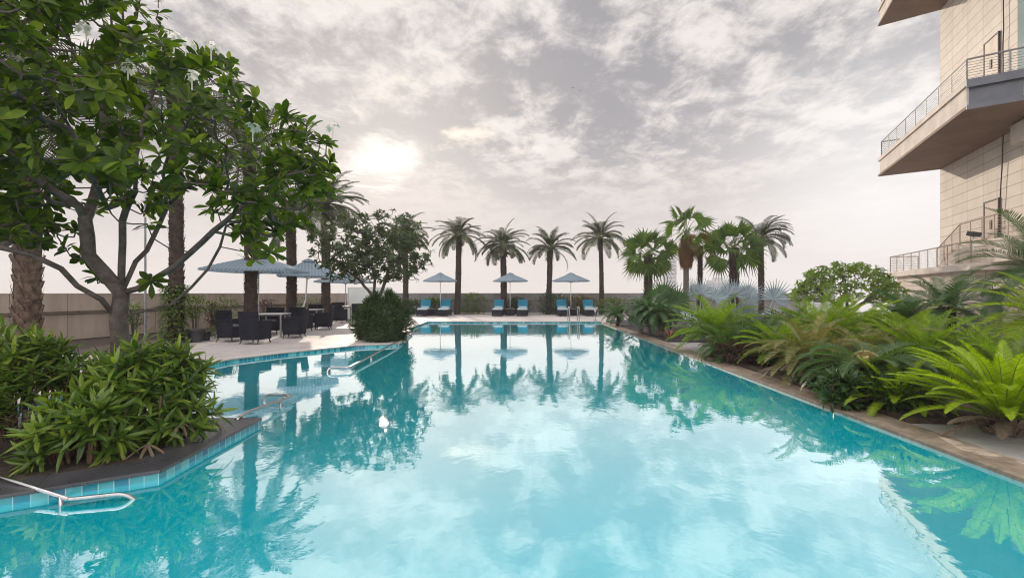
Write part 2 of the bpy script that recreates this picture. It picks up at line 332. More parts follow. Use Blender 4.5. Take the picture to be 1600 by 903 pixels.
# pool edges (top outline), main pool right edge X=4.1, far edge Y=25.7
XR, YF = 4.20, 25.7
edge = [(-6.9, 5.81), (-6.74, 10.4), (-6.68, 11.1), (-6.1, 12.2), (-4.81, 13.98), (-3.70, 14.5), (-4.15, 18.3), (-4.85, 20.6), (-5.02, YF), (XR, YF)]
island = [(-12, -1.6), (-7.0, 1.62), (-3.73, 3.71), (-3.09, 4.12), (-3.15, 5.81), (-6.9, 5.81)]
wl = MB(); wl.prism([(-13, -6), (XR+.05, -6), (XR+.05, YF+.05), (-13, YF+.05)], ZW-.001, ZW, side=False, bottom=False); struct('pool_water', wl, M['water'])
fl = MB(); fl.prism([(-13, -6), (XR+.05, -6), (XR+.05, YF+.05), (-13, YF+.05)], -1.36, -1.35, side=False, bottom=False); struct('pool_floor', fl, M['floor_tile'])
tw = MB(); u = 0
for a, b_ in zip([(-12, -1.6), (-7.0, 1.62), (-3.73, 3.71), (-3.09, 4.12), (-3.15, 5.81)], [(-7.0, 1.62), (-3.73, 3.71), (-3.09, 4.12), (-3.15, 5.81), (-6.9, 5.81)]): u = tw.wallquad(a, b_, -1.36, -.028, u)
u = 0
for a, b_ in zip(edge[:-1], edge[1:]): u = tw.wallquad(a, b_, -1.36, -.028, u)
tw.wallquad((XR, YF), (XR, -6), -1.36, -.062)
tw.wallquad((XR, -5.95), (-13, -5.95), -1.36, -.028)
struct('pool_wall', tw, M['tile'])
def inset_quad_strip(pts, wdt, z0, z1, mb, over=.02, left=True):      # coping strip along a polyline, mitred
    n = len(pts); nr = []
    for i in range(n-1):
        d = Vector((pts[i+1][0]-pts[i][0], pts[i+1][1]-pts[i][1])).normalized(); nr.append(Vector((-d.y, d.x)) if left else Vector((d.y, -d.x)))
    def off(i, w_):
        if i == 0: m_ = nr[0]; s_ = 1
        elif i == n-1: m_ = nr[-1]; s_ = 1
        else: m_ = (nr[i-1]+nr[i]).normalized(); s_ = 1/max(.5, m_.dot(nr[i]))
        return (pts[i][0]+m_.x*w_*s_, pts[i][1]+m_.y*w_*s_)
    for i in range(n-1):
        q = [off(i, -over), off(i+1, -over), off(i+1, wdt), off(i, wdt)]
        mb.prism(q, z0, z1)
# deck around far and left
deckpoly = edge[:-1]+[(XR, YF), (40, YF), (40, 37.2), (-30, 37.2), (-30, -1.6), (-12, -1.6), (-12, 5.81)]
dk = MB(); dk.prism(deckpoly, -.3, -.012, bottom=False, side=False); struct('pool_deck', dk, M['deck'])
cp = MB(); inset_quad_strip(edge, .34, -.03, 0.0, cp, left=True); cpo = struct('pool_edge_paving', cp, M['coping_pale'], bevel=.006)
ci = MB(); ipts = [(-12, -1.6), (-7.0, 1.62), (-3.73, 3.71), (-3.09, 4.12), (-3.15, 5.81), (-6.9, 5.81)]; inset_quad_strip(ipts, .36, -.03, 0.0, ci, left=True)
struct('planter_edge_paving', ci, M['coping_slate'], bevel=.006)
sb = MB(); sb.prism([(-12, -1.2), (-7.1, 2.0), (-3.98, 4.0), (-3.42, 4.34), (-3.47, 5.5), (-6.9, 5.5), (-12, 5.5)], -.3, -.006, side=False, bottom=False); struct('planter_soil', sb, M['soil'])
cr = MB(); cr.prism([(XR-.004, -6), (XR+.42, -6), (XR+.42, YF-.02), (XR-.004, YF-.02)], -.11, -.045); struct('pool_edge_stone', cr, M['coping_brown'], bevel=.006)
rg = MB(); rg.prism([(XR+.415, -6), (40, -6), (40, YF), (XR+.415, YF)], -.3, -.049, side=False, bottom=False); struct('garden_path', rg, M['path'])
bed = MB(); bed.prism([(XR+.42, 15.3), (9, 14.8), (14, 22), (11.5, YF+1.6), (5.2, YF+1.6), (XR+.42, YF+.3)], -.1, .004, bottom=False); struct('black_soil_bed', bed, M['black_stone'])
bed = MB(); bed.prism([(XR+.42, 5.75), (8.5, 5.4), (11, 9), (11, 14), (5.6, 13.2), (XR+.42, 12.0)], -.1, .006, bottom=False); struct('garden_soil', bed, M['soil'])
# bed along left wall with low dark kerb
kb = [(-9.2, 11.8), (-9.79, 13.8), (-11.1, 17.7), (-11.9, 22), (-11.6, 29)]
bb = MB(); bb.prism([(-9.2, 11.8)]+kb[1:]+[(-11.3, 33), (-14.5, 17.7), (-15.4, 12)], -.1, .0, bottom=False); struct('border_soil', bb, M['soil'])
kk = MB(); inset_quad_strip(kb, .16, -.02, .07, kk, over=0, left=True); struct('border_kerb', kk, M['black_stone'])
pod = MB(); pod.prism([(-31, -20), (41, -20), (41, 37.3), (-31, 37.3)], -33.4, -1.5); struct('podium_terrain', pod, M['wall_grey'])

# ---------------------------------------------------------------- parapet walls
def wall_run(name, a, b_, H, m, label, panel, thick=.2, pipe_z=None, cap=True):
    a = Vector(a); b_ = Vector(b_); L = (b_-a).length; d = (b_-a)/L; ang = math.atan2(d.y, d.x)
    r = thing(name, label, 'wall', (a.x, a.y, 0), ang); n = int(L/panel)+1
    mb = MB(); j = MB()
    for i in range(n):
        x0 = i*panel; x1 = min(L, x0+panel)
        if x1-x0 < .05: continue
        mb.box(((x0+x1)/2, 0, H/2), (x1-x0-.015, thick, H-.03)); 
        mb.box(((x0+x1)/2, 0, H-.012), (x1-x0-.004, thick+.03, .024))
    obj('panel', mb, m, r, bevel=.004)
    j.box((L/2, .02, H/2-.02), (L-.02, thick-.06, H-.06)); obj('core', j, M['dark_metal'], r)
    if pipe_z:
        for q, z in enumerate(pipe_z):
            t = MB(); t.tube([(0.1, -thick/2-.05*(1 if q == 0 else 1), z), (L-.1, -thick/2-.05, z-.02)], .022, 8); 
            for i in range(n): t.box((i*panel+.3, -thick/2-.02, z), (.03, .06, .05))
            obj('pipe', t, M['pipe'], r, smooth=False)
    return r
wall_run('boundary_wall', (-16.4, 5.0), (-10.55, 36.3), 1.49, M['wall_tan'], 'long tan panelled boundary wall behind the left palms and dining chairs', 1.5, pipe_z=[.92, .86])
wall_run('boundary_wall', (-10.4, 36.5), (21.5, 36.5), 1.5, M['wall_grey'], 'grey panelled boundary wall behind the blue sun loungers', 1.9, pipe_z=[.95])
sc = thing('privacy_screen', 'white panelled screen standing behind the furthest dark dining chairs', 'screen', (-9.6, 30.5, 0), R(-4))
t = MB()
for i in range(2): t.box((-.68+i*1.36, 0, .98), (1.32, .06, 1.72))
obj('panel', t, M['screen'], sc, bevel=.01); t = MB(); t.box((0, 0, .06), (2.75, .08, .08)); t.box((0, 0, 1.86), (2.75, .08, .04))
for x in (-1.39, 0, 1.39): t.box((x, 0, .94), (.05, .09, 1.87))
obj('frame', t, M['white_metal'], sc)

# ---------------------------------------------------------------- hotel building
B = thing('hotel_building', 'beige stone clad tower with jutting balconies above the right garden', 'building', (15.3, 9.8, 0))
UD = Vector((.39, 1)).normalized()
def WL(c, Y): return (.39*Y+c, Y)
tw = MB()
A0, A1 = WL(11.5, 3.0), WL(11.5, 24.15)
tw.wallquad(A0, A1, -1, 36, 0); bk = (A1[0]+9.3, A1[1]-3.6)
tw.wallquad(A1, bk, -1, 36, 0); tw.wallquad(bk, (bk[0]-8, bk[1]-21), -1, 36, 0); tw.wallquad((bk[0]-8, bk[1]-21), A0, -1, 36, 0)
# shift UV so that a vertical joint falls on the corner
tw.uv = [(u_+(1.36-((Vector(A1)-Vector(A0)).length % 1.36)), v_+.12) if i < 4 else (u_, v_) for i, (u_, v_) in enumerate(tw.uv)]
obj('wall', tw, M['clad'], B, world=True)
def rail(mb_post, mb_bar, a, b_, z, h, n_bar=9, step=1.15, r=.012):
    a = Vector(a); b_ = Vector(b_); L = (b_-a).length; n = max(1, round(L/step)); d = (b_-a)/n; ang = math.atan2(d.y, d.x)
    za, zb = z if hasattr(z, '__len__') else (z, z)
    for i in range(n+1):
        p = a+d*i; zz = za+(zb-za)*i/n; mb_post.box((p.x, p.y, zz+h/2), (.05, .025, h), ang)
    for k_ in range(n_bar):
        hh = h*(k_+.6)/n_bar; mb_bar.tube([(a.x, a.y, za+hh), (b_.x, b_.y, zb+hh)], r*.7, 5)
    mb_post.tube([(a.x, a.y, za+h), (b_.x, b_.y, zb+h)], r*1.9, 6)
V = Vector((1.355, -1)).normalized()
def balcony(z0):
    tip, near, nw, cor = Vector((18.87, 25.6)), Vector((14.9, 16.2)), Vector((19.3, 12.95)), Vector((21.4, 23.7))
    s = MB(); s.prism([tuple(tip), tuple(near), tuple(nw), tuple(cor)], z0, z0+.1); f_ = obj('soffit', s, M['soffit'], B, world=True)
    def sh(p, o_): c = (tip+near+nw+cor)/4; return tuple(p+(p-c).normalized()*o_)
    f = MB(); i4 = [sh(p, -.16) for p in (tip, near, nw, cor)]; f.prism(i4, z0+.1, z0+.78); obj('fascia', f, M['fascia'], f_, world=False).location = tuple(-x for x in B.location)
    f = MB(); d = (nw-near); 
    n2 = Vector((-UD.x, -UD.y))*.012; e0, e1 = Vector(i4[1])+n2, Vector(i4[2])+n2
    for i in range(4):
        a_, c_ = e0+(e1-e0)*(i/4+.004), e0+(e1-e0)*((i+1)/4-.004); th = n2.normalized()*.05
        f.prism([tuple(a_), tuple(c_), tuple(c_+th), tuple(a_+th)], z0+.115, z0+.765)
    o = obj('end_panel', f, M['blue_grey'], f_); o.location = tuple(-x for x in B.location)
    f = MB(); f.prism([sh(p, .02) for p in (tip, near, nw, cor)], z0+.78, z0+.96); o = obj('deck_slab', f, M['fascia'], f_); o.location = tuple(-x for x in B.location)
    f = MB(); nn = Vector((-UD.x, -UD.y)); p0, p1 = Vector(sh(near, .02)), Vector(sh(nw, .02))
    f.prism([tuple(p0), tuple(p1), tuple(p1+nn*.04), tuple(p0+nn*.04)], z0+.70, z0+.97); f.prism([tuple(near), tuple(nw), tuple(nw+nn*.05), tuple(near+nn*.05)], z0-.03, z0+.12)
    o = obj('edge_trim', f, M['blue_grey'], f_); o.location = tuple(-x for x in B.location)
    i5 = [Vector(sh(p, -.28)) for p in (tip, near, nw, cor)]
    a_, c_ = MB(), MB(); rail(a_, c_, i5[0], i5[1], z0+.96, .80); rail(a_, c_, i5[1], i5[2], z0+.96, .80); rail(a_, c_, i5[0], i5[3], z0+.96, .80)
    ro = obj('railing', a_, M['grey_metal'], B, world=True); o = obj('railing_bar', c_, M['grey_metal'], ro); o.location = tuple(-x for x in B.location)
balcony(7.66); balcony(15.6); balcony(23.5)
def door_(z0, h):
    a = Vector(WL(11.47, 20.16)); b_ = Vector(WL(11.47, 19.15)); ang = math.atan2(UD.y, UD.x); c = (a+b_)/2
    d = MB(); d.box((c.x, c.y, z0+h/2), ((a-b_).length-.1, .06, h-.08), ang); do = obj('door', d, M['door'], B, world=True)
    f = MB()
    for p in (a, b_): f.box((p.x, p.y, z0+h/2), (.05, .1, h), ang)
    f.box((c.x, c.y, z0+h), ((a-b_).length+.05, .1, .05), ang); o = obj('door_frame', f, M['dark_metal'], do); o.location = tuple(-x for x in B.location)
    n_ = Vector((-UD.y, UD.x))*.05; wv_ = MB(); wv_.box((c.x+n_.x, c.y+n_.y, z0+h*.62), (.13, .03, .34), ang); o = obj('door_window', wv_, M['dark_metal'], do); o.location = tuple(-x for x in B.location)
    hd = MB(); p = b_+(a-b_)*.2+n_; hd.box((p.x, p.y, z0+1.0), (.04, .05, .16), ang); o = obj('door_handle', hd, M['steel'], do); o.location = tuple(-x for x in B.location)
door_(2.7, 2.56); door_(9.1, 2.75)
# terrace over the ground floor
tf, tn = WL(10.0, 27.4), WL(10.0, 18.6); tn2 = (tn[0]+1.9, tn[1]-1.3); tq = WL(10.9, 6)
ts = MB(); ts.prism([tf, tn, tn2, tq, WL(14, 6), WL(14, 26)], 2.38, 2.66); obj('terrace_slab', ts, M['fascia'], B, world=True, bevel=.02)
lw = MB(); u = lw.wallquad(WL(10.35, 26.8), WL(10.35, 18.9), -.1, 2.38); p = WL(10.35, 18.9); u = lw.wallquad(p, (p[0]+.9, p[1]-.6), -.1, 2.38, u); lw.wallquad((p[0]+.9, p[1]-.6), WL(11.0, 4), -.1, 2.38, u)
obj('ground_floor_wall', lw, M['clad_low'], B, world=True)
pl = MB(); q = WL(10.28, 26.8); pl.prism([WL(10.25, 26.8), WL(10.25, 18.7), WL(10.9, 16.8), WL(10.9, 4), WL(11.1, 4), WL(11.1, 26.8)], -.1, .22); obj('plinth', pl, M['black_stone'], B, world=True)
a_, c_ = MB(), MB(); rail(a_, c_, WL(10.15, 27.2), WL(10.15, 18.8), 2.66, .87, 9, 1.0); rail(a_, c_, WL(10.15, 27.2), WL(11.5, 26.7), 2.66, .87, 9); rail(a_, c_, WL(10.15, 18.8), (tn2[0]+.1, tn2[1]+.15), 2.66, .87, 9, 1.0); rail(a_, c_, (tn2[0]+.1, tn2[1]+.15), WL(11.05, 7), 2.66, .87, 9, 1.1)
rl = obj('railing', a_, M['tan_rail'], B, world=True); o = obj('railing_bar', c_, M['tan_rail'], rl); o.location = tuple(-x for x in B.location)
# stair railing climbing in front of the wall
a_, c_ = MB(), MB(); rail(a_, c_, WL(10.6, 22.6), WL(10.6, 20.5), (2.66, 3.55), .87, 9, .7); rail(a_, c_, WL(10.6, 20.5), WL(10.6, 17.2), 3.55, .87, 9, .8)
rl = obj('stair_railing', a_, M['tan_rail'], B, world=True); o = obj('stair_railing_bar', c_, M['tan_rail'], rl); o.location = tuple(-x for x in B.location)
st = MB()
for i in range(6): 
    Y0 = 22.6-i*.35; st.prism([WL(10.62, Y0), WL(10.62, Y0-.35), WL(11.5, Y0-.35), WL(11.5, Y0)], 2.66, 2.66+.15*(i+1))
st.prism([WL(10.62, 20.5), WL(10.62, 17.2), WL(11.5, 17.2), WL(11.5, 20.5)], 2.66, 3.55); obj('stair', st, M['fascia'], B, world=True)
# entrance canopy and pillar low on the right
cn = MB(); c0 = Vector(WL(8.2, 14.6)); c1 = Vector(WL(8.2, 8)); cn.prism([tuple(c0), tuple(c1), WL(11, 8), WL(11, 14.6)], 1.62, 1.92); obj('canopy_slab', cn, M['fascia'], B, world=True, bevel=.01)
cl_ = MB(); cl_.box((gx(1549, 14.3), 14.3, .8), (.36, .36, 1.64), R(68)); obj('column', cl_, M['wall_grey'], B, world=True, bevel=.01)
lc = MB(); lc.box((gx(1549, 14.3), 14.3, .05), (.62, .62, .1), R(68)); obj('column_base', lc, M['wall_grey'], B, world=True, bevel=.01)
fx = MB(); fx.wallquad(WL(11.42, 17.9), WL(11.42, 14), 7.0, 30); 
gp = MB(); p0, p1 = Vector(WL(11.2, 17.6)), Vector(WL(11.2, 12)); gp.prism([tuple(p0), tuple(p1), WL(11.49, 12), WL(11.49, 17.6)], 9.2, 30); obj('glazed_bay', gp, M['glass'], B, world=True)
gp = MB(); gp.prism([WL(11.0, 17.7), WL(11.0, 12), WL(11.49, 12), WL(11.49, 17.7)], 6.9, 7.6); obj('bay_sill', gp, M['fascia'], B, world=True)
cb = MB(); rr = random.Random(5); pts = []
for i in range(34):
    z = 3.6+i*.75; pts.append((*WL(11.38, 18.75+rr.uniform(-.03, .03)+(.35 if z < 7 else 0)*(1-(z-3.6)/3.4)), z))
cb.tube(pts, .022, 6); obj('cable', cb, M['bark_d'], B, world=True)
# floodlight on a terrace rail
fl_ = thing('floodlight', 'dark rectangular floodlight on the terrace railing of the beige tower', 'floodlight', tuple(at(1522, 378, 17.3)), R(20))
t = MB(); t.box((0, 0, .28), (.50, .22, .16), 0, Matrix.Rotation(R(18), 3, 'X')); obj('lamp_housing', t, M['dark_metal'], fl_, bevel=.02)
t = MB(); t.tube([(0, .02, -.35), (0, .02, .22)], .02, 8); t.box((0, 0, .16), (.3, .05, .03)); obj('bracket', t, M['white_metal'], fl_)

# distant towers in the haze
for i, (px, Y, wd, top, lab) in enumerate([(1046, 420, 17, 405, 'faint grey high-rise on the horizon behind the fan palms'), (1120, 520, 22, 438, 'faint low grey block on the horizon right of the tall fan palm'), (1287, 460, 22, 428, 'faint pale high-rise on the horizon left of the round lime tree')]):
    x = gx(px, Y); h = (PY-top)/F*Y; wm = wd/F*Y; t = MB(); t.box((0, 0, (h+EYE+33)/2-33), (wm, wm, h+EYE+33)); t.box((wm*.1, 0, h+EYE+1.5), (wm*.5, wm*.5, 3))
    r = thing('distant_tower', lab, 'building', (x, Y, 0), R(14*i), 'faint towers on the horizon'); obj('wall', t, M['city'], r)
    wn = MB(); nfl = int((h+20)/3.4)
    for q in range(nfl):
        for sx in (-1, 1):
            wn.box((0, sx*(wm/2+.03), -16+q*3.4), (wm*.92, .1, 1.3)); wn.box((sx*(wm/2+.03), 0, -16+q*3.4), (.1, wm*.92, 1.3))
    obj('window', wn, M['blue_grey'], r)

# ---------------------------------------------------------------- plant generators
def leaf(mb, p, d, n, L, wd, rnd, droop=.25, seg=3, fold=.18, prof=(0, .55, 1.0, .75, 0)):
    d = d.normalized(); s = d.cross(n)
    s = s.normalized() if s.length > 1e-5 else d.orthogonal().normalized()
    up = s.cross(d).normalized(); vs = []; fs = []; q = Vector(p); k_ = len(prof)-1; 
    for i in range(k_+1):
        t_ = i/k_; dd_ = (d-up*droop*t_*1.6).normalized() if i else d
        if i: q = q+dd_*(L/k_)
        w_ = prof[i]*wd/2; lift = up*(w_*fold)
        if prof[i] == 0: vs.append(tuple(q))
        else: vs += [tuple(q-s*w_+lift), tuple(q), tuple(q+s*w_+lift)]
    idx = []; c = 0
    for i in range(k_+1):
        if prof[i] == 0: idx.append((c,)); c += 1
        else: idx.append((c, c+1, c+2)); c += 3
    for i in range(k_):
        a, b_ = idx[i], idx[i+1]
        if len(a) == 1 and len(b_) == 3: fs += [(a[0], b_[1], b_[0]), (a[0], b_[2], b_[1])]
        elif len(a) == 3 and len(b_) == 3: fs += [(a[0], a[1], b_[1], b_[0]), (a[1], a[2], b_[2], b_[1])]
        elif len(a) == 3 and len(b_) == 1: fs += [(a[0], a[1], b_[0]), (a[1], a[2], b_[0])]
    mb.add(vs, fs)
def frond(mb, mr, p, az, el, L, droop, nl, ll, lw, vee=.35, fwd=.45, ldroop=.0, bare=.08, rr=.012, rnd=random, twist=0.0, curl=1.4):
    n = 12; pts = [Vector(p)]; tan = []; 
    for i in range(n+1):
        t_ = i/n; e = el-droop*t_**curl; tan.append(Vector((math.cos(az)*math.cos(e), math.sin(az)*math.cos(e), math.sin(e))))
    for i in range(n): pts.append(pts[-1]+(tan[i]+tan[i+1]).normalized()*(L/n))
    side = Vector((-math.sin(az), math.cos(az), 0))
    if twist: side = (side+Vector((0, 0, twist))).normalized()
    mr.tube(pts, [rr*(1-.8*i/n) for i in range(n+1)], 4, cap=False)
    for i in range(nl):
        t_ = bare+(1-bare)*(i+.5)/nl; a = t_*n; j = min(n-1, int(a)); fr_ = a-j
        q = pts[j].lerp(pts[j+1], fr_); tg = tan[j].lerp(tan[j+1], fr_).normalized(); nm = side.cross(tg).normalized()*-1
        if nm.z < 0 and abs(tg.z) < .9: nm = -nm
        k_ = math.sin(math.pi*min(1, (t_-bare)/(1-bare)*.9+.12))**.6
        l = ll*k_*rnd.uniform(.85, 1.1)
        for s in (-1, 1):
            d = (side*s*math.cos(vee)+nm*math.sin(vee)+tg*(fwd+.5*t_*t_)+Vector((rnd.uniform(-.08, .08), rnd.uniform(-.08, .08), rnd.uniform(-.08, .08)))).normalized()
            wv = tg.cross(d).cross(d); wv = (tg-d*tg.dot(d)).normalized()*lw/2
            m1 = q+d*l*.5-Vector((0, 0, ldroop*l*.12)); e_ = q+d*l-Vector((0, 0, ldroop*l*.5))
            mb.add([q-wv*.6, q+wv*.6, m1+wv, m1-wv, e_], [(0, 1, 2, 3), (3, 2, 4)])
def palm_trunk(mb, p0, p1, r0, r1, rnd, scale=.09, rows=None, bulge=0.0, spike=.05):
    p0 = Vector(p0); p1 = Vector(p1); L = (p1-p0).length; n = max(6, int(L/.18)); pts = []; rs = []
    for i in range(n+1):
        t_ = i/n; pts.append(p0.lerp(p1, t_)+Vector((math.sin(t_*3+p0.x)*.04, math.cos(t_*2.3+p0.y)*.04, 0))); rs.append((r0+(r1-r0)*t_)*(1+rnd.uniform(-.05, .05))+bulge*max(0, t_-.85)*4)
    mb.tube(pts, rs, 12); rows = rows or int(L/scale)
    for i in range(rows):
        t_ = i/rows; a = t_*n; j = min(n-1, int(a)); c = pts[j].lerp(pts[j+1], a-j); r = rs[j]
        m_ = max(6, int(2*math.pi*r/(scale*1.25)))
        for k_ in range(m_):
            ph = 2*math.pi*(k_+(.5 if i % 2 else 0))/m_+rnd.uniform(-.08, .08); o_ = Vector((math.cos(ph), math.sin(ph), 0)); s = Vector((-math.sin(ph), math.cos(ph), 0)); w_ = scale*.62; h = scale*rnd.uniform(1.0, 1.5); sp_ = spike*rnd.uniform(.5, 1.3)
            b0 = c+o_*r*.97; mb.add([b0-s*w_, b0+s*w_, b0+o_*sp_+s*w_*.55+Vector((0, 0, h)), b0+o_*sp_-s*w_*.55+Vector((0, 0, h)), b0+o_*sp_*.2+Vector((0, 0, h*1.15))], [(0, 1, 2, 3), (3, 2, 4)])
def date_crown(rnd, L=2.2, nf=46, nl=46, ll=.42, lw=.026, el_hi=82, lo=-25, droop=1.35, rr=.022):
    c = MB(); r_ = MB()
    for i in range(nf):
        t_ = (i+.5)/nf; el = R(el_hi-(el_hi-lo)*t_**.9+rnd.uniform(-8, 8)); az = i*2.39996+rnd.uniform(-.2, .2)
        frond(c, r_, (math.cos(az)*.08, math.sin(az)*.08, 0), az, el, L*rnd.uniform(.78, 1.2), droop*rnd.uniform(.55, 1.25), nl, ll*rnd.uniform(.8, 1.2), lw, vee=rnd.uniform(.1, .7), fwd=rnd.uniform(.35, .8), ldroop=rnd.uniform(.3, .9), bare=.14, rr=rr, rnd=rnd)
    return c, r_
def add_to(mb, src, off, rz=0.0, sc=1.0):
    cs, sn = math.cos(rz)*sc, math.sin(rz)*sc; mb.add([(off[0]+x*cs-y*sn, off[1]+x*sn+y*cs, off[2]+z*sc) for x, y, z in src.v], src.f)

# ---------------------------------------------------------------- date palms
rnd = random.Random(11)
def date_palm(name, label, x, y, H, Lf, seed, r0=.22, r1=.19, lean=(0, 0), nf=44, mleaf='leaf_date', mbark='bark_d', group='date palms along the boundary wall', fruit=0, nl=36, ll=.46, lo=-25, sc=.10, bias=None, lw=.036):
    rn = random.Random(seed); r = thing(name, label, 'palm tree', (x, y, 0), 0, group)
    t = MB(); top = (lean[0], lean[1], H); palm_trunk(t, (0, 0, -.05), top, r0*(.85 if y > 28 else 1), r1*(.85 if y > 28 else 1), rn, sc, bulge=.06, spike=.035 if y > 28 else .05); obj('trunk', t, M[mbark], r)
    c, q = date_crown(rn, Lf, nf, nl, ll, lo=lo, lw=lw); cc, qq = MB(), MB(); add_to(cc, c, (top[0], top[1], H)); add_to(qq, q, (top[0], top[1], H))
    if bias:
        for k_ in range(bias[1]):
            az = bias[0]+rn.uniform(-.5, .5); frond(cc, qq, top, az, R(rn.uniform(20, 70)), Lf*1.15, 1.7, nl, ll, .035, .3, .5, .8, .14, .022, rn)
    crown = obj('crown', cc, M[mleaf], r); obj('leaf_stalks', qq, M['rachis'], crown)
    for i in range(fruit):
        az = i*2.4+.4; b0 = Vector((top[0], top[1], H-.05)); e = b0+Vector((math.cos(az)*rn.uniform(.55, .95), math.sin(az)*.6, -rn.uniform(.45, .75))); fm = MB(); fm.tube([b0, b0.lerp(e, .6)+Vector((0, 0, .22)), e], .012, 5)
        for k_ in range(26): fm.sphere((e.x+rn.gauss(0, .09), e.y+rn.gauss(0, .09), e.z+rn.gauss(0, .09)-.05), .05, 6, 4)
        obj('fruit_bunch', fm, M['fruit'], r)
    return r
YP = 34.6
def crown_h(py, Y): return EYE+(PY-py)/F*Y
date_palm('date_palm', 'date palm rising behind the frangipani beside the leftmost blue umbrella', gx(633, YP), YP, crown_h(368, YP), 2.0, 1)
date_palm('date_palm', 'date palm with a slightly swollen head just right of the leftmost lounger umbrella', gx(714, YP), YP, crown_h(368, YP), 2.15, 2, .24, .21, lean=(.12, 0))
date_palm('date_palm', 'date palm with dark fruit bunches behind the middle lounger umbrella', gx(787, YP), YP, crown_h(382, YP), 2.0, 3, .28, .22, fruit=5, lean=(-.08, 0))
date_palm('date_palm', 'date palm with a low flat crown between the middle and right lounger umbrellas', gx(856, YP), YP, crown_h(388, YP), 1.95, 4, .22, .21, lo=-15, lean=(.15, 0), nf=36)
date_palm('date_palm', 'thin date palm behind the rightmost blue lounger', gx(940, YP), YP, crown_h(372, YP), 2.1, 5, .19, .15, lean=(-.1, 0), nf=40)
date_palm('date_palm', 'leaning date palm with fronds sweeping right beyond the silver fan leaves', gx(1190, 30), 30, crown_h(372, 30), 1.9, 6, .20, .19, lean=(-.12, 0), nf=26, mleaf='leaf_date', bias=(-.15, 12))
# left side, nearer
date_palm('date_palm', 'thick palm trunk standing through the first large blue umbrella', gx(390, 17.2), 17.2, crown_h(235, 17.2), 2.3, 7, .205, .185, nf=40, group='palms on the left terrace')
date_palm('date_palm', 'palm trunk standing between the first two large blue umbrellas', gx(454, 22), 22, crown_h(335, 22), 2.3, 8, .205, .19, nf=40, group='palms on the left terrace')
date_palm('date_palm', 'dark bushy palm whose head rises above the small frangipani', gx(508, 26), 26, crown_h(318, 26), 2.3, 9, .22, .2, nf=54, group='palms on the left terrace')
date_palm('date_palm', 'thick palm with diamond-patterned trunk at the left edge of the picture', gx(38, 9.5), 9.5, 5.4, 2.6, 10, .205, .195, nf=40, mbark='bark_p', group='palms on the left terrace', sc=.125)
iv = date_palm('date_palm', 'palm with ivy wrapped trunk beside the black kerb and plant pots', gx(273, 14.6), 14.6, 7.4, 2.2, 12, .19, .15, nf=34, group='palms on the left terrace')
rn = random.Random(77); im = MB()
for i in range(1500):
    z = rn.random()**.8*1.75; a = rn.uniform(0, 6.28); rad = .19+.17*rn.random()*(1.2-.3*abs(z-1)); d = Vector((math.cos(a), math.sin(a), rn.uniform(-.8, .3))); leaf(im, (math.cos(a)*rad, math.sin(a)*rad, z), d, Vector((0, 0, 1)), .10, .07, rn, prof=(0, 1, .8, 0))
obj('ivy', im, M['leaf_bush'], iv)

# ---------------------------------------------------------------- fan palms
def fan_leaf(mb, p, d, up, Rr, n, spread, rnd, split=.55, droop=.25, cup=.25):
    d = d.normalized(); s = d.cross(up).normalized(); nn = s.cross(d).normalized(); P0 = Vector(p)
    for i in range(n):
        a = spread*((i+.5)/n-.5); da = spread/n*.5
        def dirv(an, lift=0.0): return d*math.cos(an)+s*math.sin(an)+nn*(cup*abs(math.sin(an))+lift)
        rl = Rr*(.78+.22*math.cos(a*.6))*rnd.uniform(.92, 1.04); m_ = rl*split
        a0, a1 = dirv(a-da, .03), dirv(a+da, .03); ac = dirv(a, -.03)
        e = P0+ac*rl-Vector((0, 0, droop*rl*.6)); q0 = P0+a0*m_; q1 = P0+a1*m_; qm = P0+ac*m_
        k0 = P0+ac*rl*.8+s*rl*.014*math.cos(a)-Vector((0, 0, droop*rl*.3)); k1 = P0+ac*rl*.8-s*rl*.014*math.cos(a)-Vector((0, 0, droop*rl*.3))
        mb.add([P0, q0, qm, q1, k1, k0, e], [(0, 1, 2), (0, 2, 3), (1, 5, 6, 2), (2, 6, 4, 3)])
def fan_crown(rnd, nl, Rr, pet, el_hi, el_lo, n=26, droop=.3, spread=4.2):
    c, q = MB(), MB()
    for i in range(nl):
        t_ = (i+.5)/nl; el = R(el_hi+(el_lo-el_hi)*t_+rnd.uniform(-7, 7)); az = i*2.39996+rnd.uniform(-.2, .2); pe = pet*rnd.uniform(.8, 1.15)
        d = Vector((math.cos(az)*math.cos(el), math.sin(az)*math.cos(el), math.sin(el))); d2 = (d-Vector((0, 0, .2+.2*t_))).normalized(); e = d*pe-Vector((0, 0, pe*.08))
        q.tube([(0, 0, 0), d*pe*.5, e], [.02, .014, .01], 5); fan_leaf(c, e, d2, Vector((rnd.gauss(0, .8), rnd.gauss(0, .8), 1)), Rr*rnd.uniform(.8, 1.2), 15, spread, rnd, split=.5, droop=droop*.6+.35*t_, cup=.35)
    return c, q
